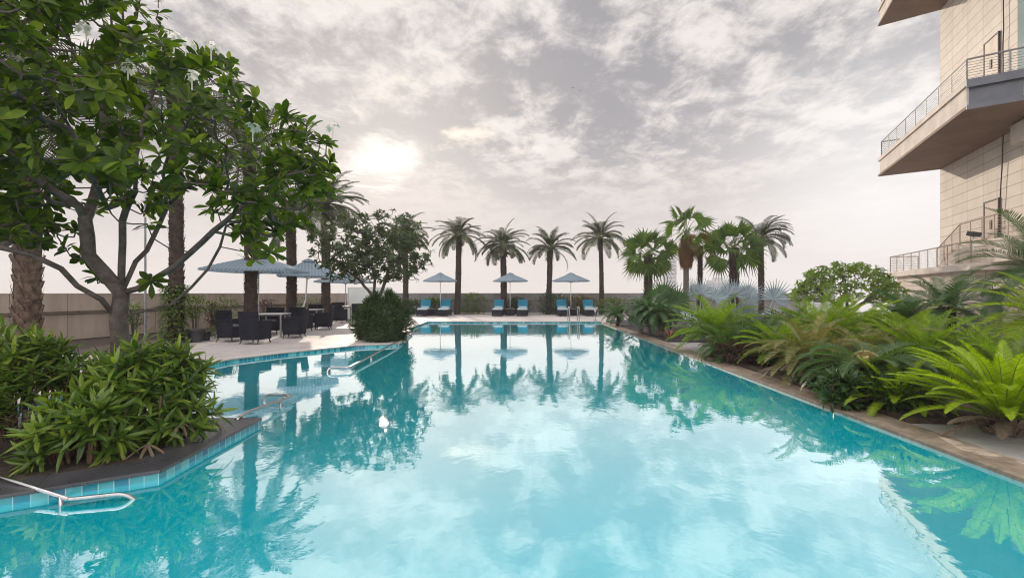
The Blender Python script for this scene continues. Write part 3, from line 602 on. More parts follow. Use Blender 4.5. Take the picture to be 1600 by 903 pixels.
def fan_palm(label, x, y, H, seed, Rr, pet, nl, r0, mleaf, thatch=0, el=(80, -35), group='fan palms along the boundary wall', mbark='bark_d', low_brown=0, rough=True):
    rn = random.Random(seed); r = thing('fan_palm', label, 'palm tree', (x, y, 0), 0, group)
    t = MB()
    if rough: palm_trunk(t, (0, 0, -.05), (0, 0, H), r0*.85, r0*.78, rn, .12, bulge=.05, spike=.08)
    else: t.tube([(0, 0, -.05), (0, 0, H*.5), (0, 0, H)], [r0*1.1, r0, r0*.9], 14)
    obj('trunk', t, M[mbark], r)
    c, q = fan_crown(rn, nl, Rr, pet, el[0], el[1]); cc, qq = MB(), MB(); add_to(cc, c, (0, 0, H)); add_to(qq, q, (0, 0, H)); cr_ = obj('crown', cc, M[mleaf], r); obj('leaf_stalks', qq, M['rachis'], cr_)
    if low_brown:
        c, q = fan_crown(rn, low_brown, Rr*.9, pet, -25, -65); cc = MB(); add_to(cc, c, (0, 0, H-.15)); add_to(cc, q, (0, 0, H-.15)); obj('dry_leaves', cc, M['leaf_fanb'], r)
    if thatch:
        tm = MB()
        for i in range(900):
            a = rn.uniform(0, 6.28); z = H-.15-rn.random()*thatch; rad = r0+.02+.30*math.sin(min(1, (H-z)/thatch)*math.pi*.8)*rn.uniform(.5, 1); p = Vector((math.cos(a)*rad, math.sin(a)*rad, z)); d = Vector((math.cos(a)*.25, math.sin(a)*.25, -1)); leaf(tm, p, d, Vector((math.cos(a), math.sin(a), 0)), .4, .04, rn, prof=(.6, 1, 0))
        obj('thatch', tm, M['thatch'], r)
    return r
fan_palm('broad fan palm with a shaggy trunk directly left of the tall thatched palm', gx(1012, 29), 29, crown_h(398, 29), 21, .95, 1.0, 30, .27, 'leaf_fan', el=(75, -50))
fan_palm('tallest fan palm with orange thatch hanging under its crown', gx(1072, 30), 30, crown_h(362, 30), 22, .85, 1.15, 17, .17, 'leaf_fan', thatch=1.9, el=(85, -20), mbark='stem', low_brown=7, rough=False)
fan_palm('small fan palm with browning leaves right beside the thatched palm', gx(1093, 31), 31, crown_h(385, 31), 23, .75, .8, 14, .15, 'leaf_fanb', el=(60, -60))
fan_palm('broad fan palm with a dark thick trunk above the silver leaves', gx(1146, 28), 28, crown_h(388, 28), 24, .95, 1.05, 30, .30, 'leaf_fan', el=(78, -45))
def silver(label, px, Y, seed, leaves, ml='leaf_silver', Rr=.85, n=22):
    leaves = [(a, b+.32, c, d, e) for a, b, c, d, e in leaves]; rn = random.Random(seed); x = gx(px, Y); r = thing('silver_fan_palm' if ml == 'leaf_silver' else 'low_fan_palm', label, 'palm', (x, Y, 0), 0, 'low fan palms beyond the black bed'); c, q = MB(), MB()
    for (lx, lz, tilt, fx_, sc_) in leaves:
        e = Vector((lx, rn.uniform(-.3, .3)-.1, lz)); q.tube([(0, 0, 0), (lx*.45, e.y*.4, lz*.6), e], [.035, .025, .018], 6)
        d = Vector((math.sin(tilt), -.12, math.cos(tilt))); fan_leaf(c, e, d, Vector((fx_, -1, .15)), Rr*sc_, n, 3.9, rn, split=.5, droop=.02, cup=.12)
    for i in range(4):
        a = rn.uniform(0, 6.28); el = rn.uniform(.3, .9); d = Vector((math.cos(a)*math.cos(el), math.sin(a)*math.cos(el), math.sin(el))); q.tube([(0, 0, 0), d*.9], [.03, .015], 6); fan_leaf(c, d*.9, d, Vector((0, 0, 1)), Rr*.8, n, 4.4, rn, split=.6, droop=.1)
    obj('stalks', q, M['leaf_silver'] if ml == 'leaf_silver' else M['rachis'], r); obj('crown', c, M[ml], r)
silver('low dark green fan palm behind the three slim pygmy stems', 1036, 18.5, 31, [(-.35, .9, -.5, .2, .95), (.05, 1.05, -.05, 0, 1), (.45, .85, .5, -.2, .95), (.1, .6, .2, 0, .9)], 'leaf_pyg', .85)
silver('silver-blue fan palm whose leaves stand left of the broad silver clump', 1092, 20, 32, [(-.35, 1.15, -.15, .7, .85), (0, 1.15, .1, -.2, .85), (.55, .95, .6, -.3, .85)])
silver('broadest silver-blue fan palm clump behind the cycads', 1150, 20.5, 33, [(-.35, 1.1, -.55, .2, .95), (.0, 1.05, .0, 0, 1.0), (.5, 1.1, .5, -.2, .9), (.3, .7, .3, .3, .8)])
silver('rightmost silver-blue fan palm with one round upright leaf', 1192, 18, 34, [(.35, .95, .35, .1, 1.0)], Rr=.85)

# ---------------------------------------------------------------- cycads and pygmy palms
def cycad(name, label, x, y, h, L, seed, ml, nf=34, nl=46, ll=.16, lw=.012, el_hi=80, lo=5, droop=1.0, r=.16, cone=False, group='cycads in the right garden', mb_='bark_d', vee=.45, cat='cycad', tilt=None):
    nf = int(nf*1.35) if name == 'cycad' else nf; rn = random.Random(seed); T = thing(name, label, cat, (x, y, 0), 0, group); t = MB(); palm_trunk(t, (0, 0, -.03), (0, 0, h), r, r*.8, rn, .06, spike=.03); obj('trunk', t, M[mb_], T)
    c, q = MB(), MB()
    for i in range(nf):
        u_ = (i+.5)/nf; el = R(el_hi-(el_hi-lo)*u_**.85+rn.uniform(-6, 6)); az = i*2.39996+rn.uniform(-.25, .25)
        frond(c, q, (math.cos(az)*r*.4, math.sin(az)*r*.4, h-.02), az, el, L*rn.uniform(.82, 1.08), droop*rn.uniform(.7, 1.2), nl, ll, lw, vee=vee*rn.uniform(.6, 1.2), fwd=.55, ldroop=.15, bare=.10, rr=.009, rnd=rn, twist=rn.uniform(-.15, .15))
    cr_ = obj('crown', c, M[ml], T); obj('leaf_stalks', q, M['rachis'], cr_)
    if name == 'cycad':
        dm = MB()
        for i in range(7): az = rn.uniform(0, 6.28); frond(dm, dm, (math.cos(az)*r*.6, math.sin(az)*r*.6, max(.12, h-.1)), az, R(rn.uniform(-5, 15)), L*rn.uniform(.6, .85), rn.uniform(.5, .9), nl//2, ll*.8, lw, vee=.1, fwd=.7, ldroop=.6, rr=.008, rnd=rn)
        obj('dry_leaves', dm, M['dry'], T)
    if cone:
        k_ = MB(); k_.sphere((0, 0, h+.04), .17, 22, 14, (1, 1, .62), .06, rn)
        for i in range(420):
            a = rn.uniform(0, 6.28); e = rn.uniform(.05, 1.5); d = Vector((math.cos(a)*math.cos(e), math.sin(a)*math.cos(e), math.sin(e)*.7)); leaf(k_, Vector((0, 0, h+.04))+d*.155, d, Vector((0, 0, 1)), .06, .022, rn, prof=(.7, 1, 0))
        obj('seed_cone', k_, M['cone'], T)
    return T
cycad('cycad', 'olive green cycad in front of the silver fan leaves, nearest the black bed', gx(1120, 12.6), 12.6, .38, 1.45, 41, 'leaf_cyc', 46, 60, .2, .014)
cycad('cycad', 'short round cycad bordering the pool edge below the olive green cycad', gx(1138, 11.2), 11.2, .22, .85, 42, 'leaf_cycd', 42, 46, .14, .012, lo=-20, droop=1.3)
cycad('cycad', 'dark cycad between the olive cycad and the yellow-tipped cycad', gx(1195, 11.3), 11.3, .22, 1.1, 43, 'leaf_cycd', 40, 50, .17, .013)
cycad('cycad', 'tall bright green cycad in front of the round lime tree', gx(1290, 11.2), 11.2, .35, 1.55, 44, 'leaf_cyc', 44, 60, .21, .014, lo=15)
cycad('cycad', 'cycad with drooping yellow-edged fronds overhanging the brown pool edge', gx(1268, 8.5), 8.5, .34, 1.15, 45, 'leaf_cycy', 36, 56, .16, .012, lo=-5, droop=1.5)
cycad('cycad', 'large spreading yellowish cycad behind the one with a cream cone', gx(1350, 9.4), 9.4, .42, 1.45, 46, 'leaf_cycy', 26, 60, .18, .013, el_hi=50, lo=0, droop=.9)
cycad('cycad', 'dark cycad carrying a round cream seed cone', gx(1352, 7.1), 7.1, .46, 1.0, 47, 'leaf_cycd', 40, 54, .16, .013, cone=True, lo=-20, el_hi=45, droop=1.1)
cycad('cycad', 'deep green cycad right behind the lime cycad, below the pygmy palms', gx(1445, 8.3), 8.3, .30, 1.25, 48, 'leaf_cyc', 40, 56, .18, .013)
cycad('cycad', 'mid green cycad beneath the dark trunked pygmy palm', gx(1420, 10.8), 10.8, .3, 1.3, 49, 'leaf_cyc', 36, 54, .18, .014)
cycad('cycad', 'large lime green cycad nearest the camera with a reddish brown base', 5.3, 5.3, .15, 1.08, 50, 'leaf_cycl', 56, 84, .125, .011, el_hi=85, lo=22, droop=.95, r=.17, mb_='bark_p')
cycad('cycad', 'small dark cycad low beside the pool edge, left of the lime cycad', gx(1318, 6.9)+.18, 6.9, .08, .6, 51, 'leaf_cycd', 26, 40, .13, .012, lo=10)
cycad('cycad', 'partly hidden cycad behind the lime cycad at the right picture edge', gx(1590, 7.0), 7.0, .25, 1.2, 52, 'leaf_cyc', 30, 56, .17, .013)
cycad('cycad', 'shadowy cycad between the tall bright cycad and the round lime tree', gx(1235, 13.8), 13.8, .3, 1.3, 53, 'leaf_cycd', 34, 46, .18, .014)
cycad('cycad', 'low bright green cycad at the brown pool edge left of the big lime one', 4.95, 6.35, .1, .72, 54, 'leaf_cycl', 26, 54, .12, .011, lo=12)
cycad('cycad', 'bright green cycad between the dark one and the yellow-edged one', 5.35, 9.9, .3, 1.0, 55, 'leaf_cyc', 30, 54, .16, .012, lo=5)
cycad('cycad', 'yellow-green cycad under the terrace end, behind the spreading yellowish one', 8.3, 11.9, .45, 1.35, 56, 'leaf_cycl', 28, 56, .17, .013, lo=10)
P_ = dict(cat='palm', ll=.3, lw=.02, vee=.25, group='pygmy palms in the right garden', nl=40)
cycad('pygmy_palm', 'pygmy palm with a dark shaggy trunk in front of the terrace wall', gx(1478, 13), 13, 1.12, 1.35, 61, 'leaf_pyg', 40, el_hi=85, lo=-15, droop=1.3, r=.2, **P_)
cycad('pygmy_palm', 'smaller pygmy palm left of the dark shaggy trunk', gx(1412, 12.2), 12.2, .82, 1.1, 62, 'leaf_pyg', 34, el_hi=80, lo=-10, droop=1.3, r=.12, **P_)
cycad('pygmy_palm', 'tall pygmy palm reaching in from the right edge over the canopy', gx(1632, 9.3), 9.3, 1.95, 1.55, 63, 'leaf_pyg', 44, el_hi=85, lo=-25, droop=1.2, r=.13, **P_)
cycad('pygmy_palm', 'bright low palm reaching in from the right edge in front of the pillar', gx(1650, 7.9), 7.9, 1.05, 1.25, 64, 'leaf_cycl', 36, el_hi=75, lo=-10, droop=1.3, r=.12, **P_)
P2 = dict(P_); P2['ll'] = .2; P2['group'] = 'slim pygmy palms in the black bed'
for i, (px, Y, h, lab) in enumerate([(991, 18.5, .92, 'slim pygmy palm, leftmost of the three stems in the black bed'), (1004, 17.5, .88, 'slim pygmy palm, middle of the three stems in the black bed'), (1017, 17.0, .80, 'slim pygmy palm, rightmost of the three stems in the black bed')]):
    cycad('pygmy_palm', lab, gx(px, Y)+.25, Y, h, .85, 70+i, 'leaf_pyg', 30, el_hi=80, lo=-25, droop=1.6, r=.055, mb_='stem', **P2)
for i, (px, Y, L, lab) in enumerate([(965, 22.5, .9, 'grey-green feathery palm by the rightmost lounger'), (1015, 22, 1.0, 'feathery palm behind the slim pygmy stems')]):
    cycad('pygmy_palm', lab, gx(px, Y), Y, .45, L*1.1, 80+i, 'leaf_pyg', 30, el_hi=75, lo=0, droop=1.3, r=.08, **P2)

# ---------------------------------------------------------------- frangipani trees
def grow(limbs, tips, r_trunk, r_tip, rn, leafn=11, L=.26, W_=.085, flowers=(), step=.16, exp=2.15, wob=.05):
    pos = []; par = []
    def addpoly(pts, start):
        cur = start
        for a, b_ in zip(pts[:-1], pts[1:]):
            n = max(1, int((b_-a).length/step))
            for i in range(1, n+1):
                pos.append(a.lerp(b_, i/n)+Vector((rn.gauss(0, wob*.25), rn.gauss(0, wob*.25), rn.gauss(0, wob*.2)))); par.append(cur); cur = len(pos)-1
        return cur
    pos.append(limbs[0][0].copy()); par.append(-1); addpoly(limbs[0], 0)
    for lb in limbs[1:]:
        i0 = min(range(len(pos)), key=lambda i: (pos[i]-lb[0]).length); addpoly([pos[i0]]+list(lb[1:]), i0)
    nlimb = len(pos); base = pos[0]; tips = list(tips); A = np.array([tuple(p) for p in pos]); tp = np.array([tuple(t_) for t_ in tips])
    d0 = np.array([np.min(np.linalg.norm(A-q, axis=1)) for q in tp]); order = np.argsort(d0); ends = []
    dist = {0: 0.0}
    low = limbs[0][-1].z-.3
    for oi in order:
        tpt = tips[oi]; A = np.array([tuple(p) for p in pos]); dv = np.linalg.norm(A-tp[oi], axis=1)+(A[:, 2] > tp[oi][2]+.05)*.5+(A[:, 2] < low)*5
        i0 = int(np.argmin(dv)); a = pos[i0]; v = tpt-a; n = max(2, int(v.length/.14)); cur = i0; bend = Vector((v.x, v.y, 0)); bend = bend.normalized() if bend.length > .01 else Vector((1, 0, 0))
        for i in range(1, n+1):
            t_ = i/n; p = a+v*t_+(bend*.16*v.length-Vector((0, 0, .14*v.length)))*math.sin(math.pi*t_)+Vector((rn.gauss(0, wob*.3), rn.gauss(0, wob*.3), rn.gauss(0, wob*.3)))*(1 if i < n else 0)
            pos.append(p); par.append(cur); cur = len(pos)-1
        ends.append(cur)
    N = len(pos); cnt = [0]*N
    for e in ends:
        i = e
        while i != -1: cnt[i] += 1; i = par[i]
    cmax = cnt[0]; rad = [max(r_tip, r_trunk*(max(c, 1)/cmax)**(1/exp)) for c in cnt]
    ch = [[] for _ in range(N)]
    for i in range(1, N): ch[par[i]].append(i)
    tb = MB(); stack = [(0, None)]
    while stack:
        s0, pr = stack.pop(); chain = [s0]
        if pr is not None: chain = [pr, s0]
        i = s0
        while ch[i]:
            c = max(ch[i], key=lambda q: cnt[q]+(.5 if q < nlimb else 0))
            for q in ch[i]:
                if q != c: stack.append((q, i))
            chain.append(c); i = c
        if len(chain) < 2: continue
        rs = [rad[q] for q in chain]
        if pr is not None: rs[0] = rs[1]
        rs = [rs[0]]+[(rs[max(0, j-1)]+rs[j]*2+rs[min(len(rs)-1, j+1)])/4 for j in range(1, len(rs))]
        tb.tube([pos[q] for q in chain], rs, 9 if rs[0] > .04 else 6)
    lv = MB()
    for e in ends:
        p = pos[e]; d = (p-pos[par[par[e]]]).normalized(); ax = (d+Vector((0, 0, .55))).normalized(); u_ = ax.orthogonal().normalized(); v_ = ax.cross(u_)
        ph0 = rn.uniform(0, 6.28); nn = leafn+rn.randint(-3, 2)
        for k_ in range(nn):
            ph = ph0+k_*2.4; el = R(rn.uniform(5, 55)-20*(k_/nn)); dr = (u_*math.cos(ph)+v_*math.sin(ph))*math.cos(el)+ax*math.sin(el)
            leaf(lv, p-ax*.06*rn.random(), dr, ax+Vector((rn.gauss(0, .25), rn.gauss(0, .25), 0)), L*rn.uniform(.65, 1.1), W_*rn.uniform(.8, 1.1), rn, droop=rn.uniform(.1, .45), prof=(.10, .42, .80, 1.0, .80, 0))
    return tb, lv, [pos[e] for e in ends]
def flower_ball(p, rn, s=.09, dry=False):
    f = MB()
    f.tube([Vector(p)-Vector((0, 0, .1)), Vector(p)+Vector((0, 0, .05))], .006, 4)
    p = Vector(p)
    for i in range(9):
        d = Vector((rn.gauss(0, 1), rn.gauss(0, 1), abs(rn.gauss(0, 1))+.2)).normalized(); c = Vector(p)+d*s*rn.uniform(.4, 1)
        for k_ in range(5):
            a = k_*1.257; o_ = d.orthogonal().normalized(); q = d.cross(o_); dr = o_*math.cos(a)+q*math.sin(a)+d*.4; leaf(f, c, dr, d, .038 if not dry else .05, .026 if not dry else .008, rn, prof=(.2, 1, 0))
    return f
def pip(x, y, poly):
    ins = False; n = len(poly)
    for i in range(n):
        x0, y0 = poly[i]; x1, y1 = poly[(i+1) % n]
        if (y0 > y) != (y1 > y) and x < (x1-x0)*(y-y0)/(y1-y0)+x0: ins = not ins
    return ins
def frangi(label, loc, limbs, tips, seed, rt, rtip, leafn, L, W_, ml, flowers=0, dry=0, fl_pts=(), name='frangipani_tree'):
    rn = random.Random(seed); r = thing(name, label, 'tree', loc, 0); tb, lv, ends = grow(limbs, tips, rt, rtip, rn, leafn, L, W_)
    obj('trunk', tb, M['bark_f'], r, smooth=True, world=True); obj('crown', lv, M[ml], r, world=True)
    for p in list(fl_pts)+[rn.choice(ends)+Vector((0, 0, .08)) for _ in range(flowers)]: obj('flower_cluster', flower_ball(p, rn), M['flower'], r, world=True)
    for i in range(dry): obj('seed_head', flower_ball(rn.choice([e for e in ends if e.z > loc[2]+2.0])+Vector((0, 0, .16)), rn, .08, True), M['dry'], r, world=True)
    return r
D0 = 5.45
def lp(pts, y0, y1): n = len(pts)-1; return [at(px, py, y0+(y1-y0)*i/n) for i, (px, py) in enumerate(pts)]
limbs = [lp([(187, 662), (188, 560), (188, 500), (190, 458)], D0, D0),
 lp([(188, 488), (160, 468), (125, 447), (95, 420), (45, 402), (0, 385), (-50, 360)], D0, D0-.9),
 lp([(188, 460), (165, 425), (138, 398), (135, 345), (122, 322), (80, 298), (40, 262), (8, 215), (-10, 120)], D0, D0-.6),
 lp([(190, 458), (192, 420), (190, 380), (193, 345), (208, 300), (214, 245), (228, 170), (250, 110)], D0, D0+.2),
 lp([(191, 440), (215, 410), (240, 372), (262, 325), (300, 280), (340, 220)], D0, D0+.8),
 lp([(190, 458), (215, 452), (245, 435), (272, 418), (300, 395), (335, 362), (385, 315), (440, 280), (480, 250)], D0, D0-.1),
 lp([(190, 500), (215, 488), (265, 475), (300, 452), (325, 420), (345, 385), (352, 350), (390, 340)], D0, D0+.5),
 lp([(135, 345), (148, 300), (165, 245), (160, 160), (130, 80)], D0-.2, D0+.8),
 lp([(205, 305), (170, 330), (150, 290), (110, 200), (60, 120)], D0, D0-1.2),
 lp([(262, 325), (255, 260), (300, 180), (310, 110)], D0+.3, D0-.6)]
poly = [(-170, -160), (60, -150), (185, -70), (215, 20), (255, 55), (335, 72), (368, 130), (400, 158), (470, 178), (520, 215), (528, 290), (505, 320), (470, 335), (440, 372), (400, 385), (350, 335), (300, 300), (235, 335), (185, 318), (150, 275), (100, 300), (75, 365), (10, 385), (-60, 370), (-170, 330)]
rn = random.Random(4); tips = []
while len(tips) < 760:
    px, py = rn.uniform(-170, 530), rn.uniform(-160, 390)
    if not pip(px, py, poly): continue
    cx_ = (px-190)/360; cy_ = (py-110)/280; half = 1.75*math.sqrt(max(.06, 1-min(1, cx_*cx_*.9+cy_*cy_*.55))); Y = D0+rn.uniform(-1, 1)*half
    p = at(px, py, D0); s_ = Y-D0; q = Vector((p.x+s_*(p.x+4.6)*.0, Y, p.z)); q.x = p.x*(1+s_*.10); q.z = EYE+(p.z-EYE)*(1+s_*.12)
    if q.z < 1.55: continue
    if all((q-t_).length > .122 for t_ in tips): tips.append(q)
for (px, py, Y) in [(235, 438, 5.2), (395, 405, 4.9), (425, 392, 4.8), (400, 375, 4.9), (65, 370, 4.9), (90, 350, 5.1), (40, 345, 4.8), (20, 360, 4.9), (100, 385, 5.2), (130, 400, 5.6), (150, 430, 5.9), (480, 350, 5.3), (230, 350, 5.2), (380, 360, 5.4), (460, 345, 5.6), (340, 330, 5.8)]: tips.append(at(px, py, Y))
fp = [at(272, 66, 4.7), at(290, 72, 4.7), at(200, 110, 4.5), at(235, 100, 4.6), at(395, 206, 4.7), at(520, 205, 5.2), at(135, 50, 4.5), at(330, 80, 4.9), at(300, 125, 4.6)]
frangi('large dark frangipani tree spreading over the left planter and pool', tuple(at(187, 662, D0).xy)+(0,), limbs, tips, 90, .088, .007, 11, .182, .070, 'leaf_f', 0, 5, fp)
# smaller frangipani by the round bush
def ell_tips(c, rx, ry, rz, n, rn, dmin, cut=-.55, shell=.35):
    out = []; tries = 0
    while len(out) < n and tries < 40000:
        tries += 1; v = Vector((rn.gauss(0, 1), rn.gauss(0, 1), rn.gauss(0, 1))).normalized(); rr_ = rn.random()**shell
        if v.z*rr_ < cut: continue
        lump = 1+.16*mnoise.noise(v*2.1+Vector(c)); q = Vector((c[0]+v.x*rx*rr_*lump, c[1]+v.y*ry*rr_*lump, c[2]+v.z*rz*rr_*lump))
        if all((q-t_).length > dmin for t_ in out): out.append(q)
    return out
rn = random.Random(6); b0 = Vector((gx(588, 16.8), 16.8, 0)); Y2 = 16.8
limbs = [[b0, Vector((b0.x, b0.y, .7)), Vector((b0.x-.05, b0.y, 1.3))],
 [Vector((b0.x-.05, b0.y, 1.2)), at(565, 440, Y2), at(545, 425, Y2-.3), at(520, 400, Y2-.6)], [Vector((b0.x, b0.y, 1.3)), at(585, 430, Y2), at(575, 395, Y2+.2), at(570, 360, Y2)],
 [Vector((b0.x, b0.y, 1.0)), at(600, 445, Y2), at(608, 420, Y2), at(630, 390, Y2+.4), at(645, 370, Y2)]]
tips = ell_tips((gx(582, Y2), Y2, 3.05), 2.0, 1.75, 1.36, 520, rn, .125, -.8)
frangi('smaller frangipani tree growing behind the round dark bush at the pool corner', (b0.x, b0.y, 0), limbs, tips, 91, .085, .009, 11, .19, .066, 'leaf_f2', 12, 0)
# low round frangipani at right
rn = random.Random(8); Y3 = 21.0; b0 = Vector((gx(1325, Y3), Y3, 0))
limbs = [[b0, Vector((b0.x, Y3, .5)), Vector((b0.x, Y3, .75))]]+[[Vector((b0.x, Y3, .6)), Vector((b0.x+math.cos(a)*.8, Y3+math.sin(a)*.7, 1.2)), Vector((b0.x+math.cos(a)*1.5, Y3+math.sin(a)*1.3, 1.8))] for a in (0, 1.1, 2.1, 3.1, 4.1, 5.2)]
tips = ell_tips((gx(1320, Y3), Y3, 1.35), 2.2, 1.9, 1.45, 380, rn, .17, -.12, .12)
frangi('low dome-shaped lime green frangipani in front of the terrace wall', (b0.x, b0.y, 0), limbs, tips, 92, .12, .012, 10, .2, .07, 'leaf_lime', 0, 0, name='round_tree')

# ---------------------------------------------------------------- strap-leaved shrubs (foreground) and bushes
def palmate(mb, p, d, rn, n=8, L=.27, wd=.036, spread=2.6, droop=.5):
    d = d.normalized(); up = Vector((0, 0, 1)); s = d.cross(up); s = s.normalized() if s.length > .05 else Vector((1, 0, 0)); nn = s.cross(d)
    for i in range(n):
        a = spread*((i+.5)/n-.5)+rn.uniform(-.08, .08); dr = d*math.cos(a)+s*math.sin(a)+nn*rn.uniform(-.05, .15)
        leaf(mb, p, dr, nn, L*rn.uniform(.75, 1.1)*(1-.15*abs(a)), wd*rn.uniform(.8, 1.2), rn, droop=droop*rn.uniform(.5, 1.5), fold=.3, prof=(.35, .9, 1, .85, .35, 0) if False else (.35, .95, 1, .8, 0))
def whorl(mb, p, d, rn, n=14, L=.24, wd=.04, droop=.5):
    d = d.normalized(); u_ = d.orthogonal().normalized(); v_ = d.cross(u_); ph = rn.uniform(0, 6.28)
    for i in range(n):
        a = ph+i*2.4; el = R(72-62*(i/n)**.7+rn.uniform(-8, 8)); dr = (u_*math.cos(a)+v_*math.sin(a))*math.cos(el)+d*math.sin(el)
        leaf(mb, p-d*(.05*i/n), dr, d, L*rn.uniform(.7, 1.12)*(.75+.35*i/n), wd*rn.uniform(.8, 1.15), rn, droop=droop*rn.uniform(.3, 1.2)*(i/n+.3), fold=.25, prof=(.4, .85, 1, .8, 0))
def lady_palm(label, c, rx, ry, H, nleaf, seed, ml, L=.27, wd=.036, skirt=.15, name='leafy_shrub', group=None, cat='shrub', dry=0, canes=26, lobes=()):
    rn = random.Random(seed); r = thing(name, label, cat, (c[0], c[1], 0), 0, group); lv, cn_ = MB(), MB()
    for i in range(canes):
        a = rn.uniform(0, 6.28); q = math.sqrt(rn.random())*.7; x, y = math.cos(a)*rx*q, math.sin(a)*ry*q; h = H*(1-.35*q)*rn.uniform(.6, .9); cn_.tube([(x*.7, y*.7, -.02), (x*.9, y*.9, h*.5), (x*1.05, y*1.05, h)], [.013, .011, .009], 5)
    for i in range(nleaf):
        u_ = rn.random(); z = skirt+(1-skirt)*u_; a = rn.uniform(0, 6.28); prof_ = math.sqrt(max(.05, 1-((z-.42)/.62)**2)); q = prof_*rn.uniform(.55, 1.0)*(1+.18*math.sin(a*3+seed)+.12*math.sin(a*7+seed*2))
        p = Vector((math.cos(a)*rx*q*.82, math.sin(a)*ry*q*.82, z*H*.86*(1+.12*math.sin(a*4+seed*3)))); out = Vector((math.cos(a), math.sin(a), 0)); d = out*(.75-.3*z)+Vector((0, 0, -.25+1.1*z))+Vector((rn.gauss(0, .25), rn.gauss(0, .25), rn.gauss(0, .2)))
        c0 = p-d.normalized()*.16; cn_.tube([c0, p], .004, 4, cap=False); whorl(lv, p, d+Vector((0, 0, .35)), rn, rn.randint(9, 14), L, wd, droop=.5)
    obj('crown', lv, M[ml], r); obj('canes', cn_, M['cane'], r)
    if dry:
        dl = MB()
        for i in range(dry): a = rn.uniform(0, 6.28); q = rn.uniform(.5, 1.0); palmate(dl, Vector((math.cos(a)*rx*q, math.sin(a)*ry*q, rn.uniform(.05, .3)*H)), Vector((math.cos(a), math.sin(a), -.5)), rn, 4, L*.9, wd*.7)
        obj('dry_leaves', dl, M['dry'], r)
    return r
G = 'strap-leaved shrubs in the left planter'
lady_palm('broad glossy strap-leaved shrub overhanging the slate edge, nearest the pool', (-3.80, 4.92), .64, .50, 1.02, 165, 101, 'leaf_rh', .28, .04, .06, group=G, dry=7)
lady_palm('low strap-leaved shrub spilling onto the slate edge, left of the broad glossy one', (-4.0, 4.40), .50, .38, .62, 75, 102, 'leaf_rh', .26, .04, .08, group=G, dry=4)
lady_palm('tall strap-leaved shrub with bare brown canes in front of the diamond-patterned trunk', (-5.3, 5.1), .75, .5, 1.16, 110, 103, 'leaf_rh', .24, .034, .42, group=G, dry=10, canes=40)
lady_palm('strap-leaved shrub at the left picture edge above the dark soil', (-5.0, 4.15), .45, .5, 1.22, 90, 104, 'leaf_rh', .24, .034, .3, group=G, dry=10, canes=30)
lady_palm('small strap-leaved shrub around the foot of the large frangipani trunk', (-4.5, 5.25), .4, .3, .9, 45, 105, 'leaf_rh', .22, .03, .3, group=G)
lady_palm('round dark bush at the pool corner with narrow drooping leaves', (-4.42, 15.35), 1.05, .85, 1.62, 800, 106, 'leaf_rhd', .25, .026, .0, name='round_bush')
def bush(label, x, y, rx, ry, H, n, seed, ml, ls=.09, name='shrub', z0=0.0, group='shrubs along the boundary wall', stem=True, cat='shrub', upr=.3):
    rn = random.Random(seed); r = thing(name, label, cat, (x, y, 0), 0, group); lv, st_ = MB(), MB()
    for i in range(n):
        v = Vector((rn.gauss(0, 1), rn.gauss(0, 1), rn.gauss(0, 1))).normalized(); q = rn.random()**.3*(1+.35*mnoise.noise(v*2.2+Vector((seed, 0, 0)))); zc_ = z0+(H-z0)/2; p = Vector((v.x*rx*q, v.y*ry*q, zc_+v.z*(H-z0)/2*q)); p.z = max(.02, p.z)
        leaf(lv, p, v+Vector((rn.gauss(0, .5), rn.gauss(0, .5), rn.gauss(0, .5)+upr)), Vector((0, 0, 1)), ls*rn.uniform(.7, 1.3), ls*.5, rn, prof=(.3, 1, 0))
    for i in range(9): a = rn.uniform(0, 6.28); q = rn.uniform(.2, .6); st_.tube([(math.cos(a)*.05, math.sin(a)*.05, 0), (math.cos(a)*rx*q*.5, math.sin(a)*ry*q*.5, H*.45), (math.cos(a)*rx*q, math.sin(a)*ry*q, H*.8)], .012, 5)
    obj('crown', lv, M[ml], r); obj('stem', st_, M['bark_f'], r); return r
for i, (px, Y, wd, H, ml, lab) in enumerate([(676, 34.5, .9, 1.05, 'leaf_bush', 'shrub with yellow-green top behind the leftmost lounger'), (738, 35, 1.5, 1.35, 'leaf_bush', 'loose green shrub between the left and middle lounger pairs'), (640, 34, 1.0, .95, 'leaf_rhd', 'dark low shrub at the foot of the palm behind the frangipani'), (808, 35.2, 1.0, 1.0, 'leaf_rhd', 'dark shrub behind the middle pair of loungers'), (864, 34.5, 1.5, 1.35, 'leaf_rhd', 'rounded dark green shrub left of the right lounger pair'), (908, 35, 1.2, 1.25, 'leaf_fanb', 'yellow flecked shrub behind the right lounger pair'), (957, 33, 1.3, 1.05, 'leaf_bush', 'green shrub at the end of the wall behind the rightmost lounger')]):
    bush(lab, gx(px, Y), Y, wd, .6, H+.12, 1500, 120+i, ml, .15)
for i, (px, Y, wd, H, z0, lab) in enumerate([(306, 15.6, .42, 1.4, .75, 'small leggy tree growing from the large round pot by the kerb'), (350, 17.5, .6, 1.38, .6, 'leggy wall shrub behind the leftmost dining chair'), (333, 17.6, .3, 1.2, .3, 'thin bare shrub against the tan wall between two leggy shrubs'), (415, 20, .5, 1.25, .5, 'leggy wall shrub behind the first umbrella pole'), (482, 24.5, .7, 1.3, .5, 'leggy wall shrub behind the second umbrella pole'), (345, 16.5, .5, .45, .0, 'low green shrub beside the black kerb and plant pots'), (210, 16, .35, 1.2, .35, 'climbing plant on the tan wall just right of the frangipani trunk')]):
    bush(lab, gx(px, Y), Y, wd, wd*.8, H, 420, 140+i, 'leaf_purple' if i in (2, 3) else 'leaf_bush', .10, z0=z0, group='shrubs along the tan wall')
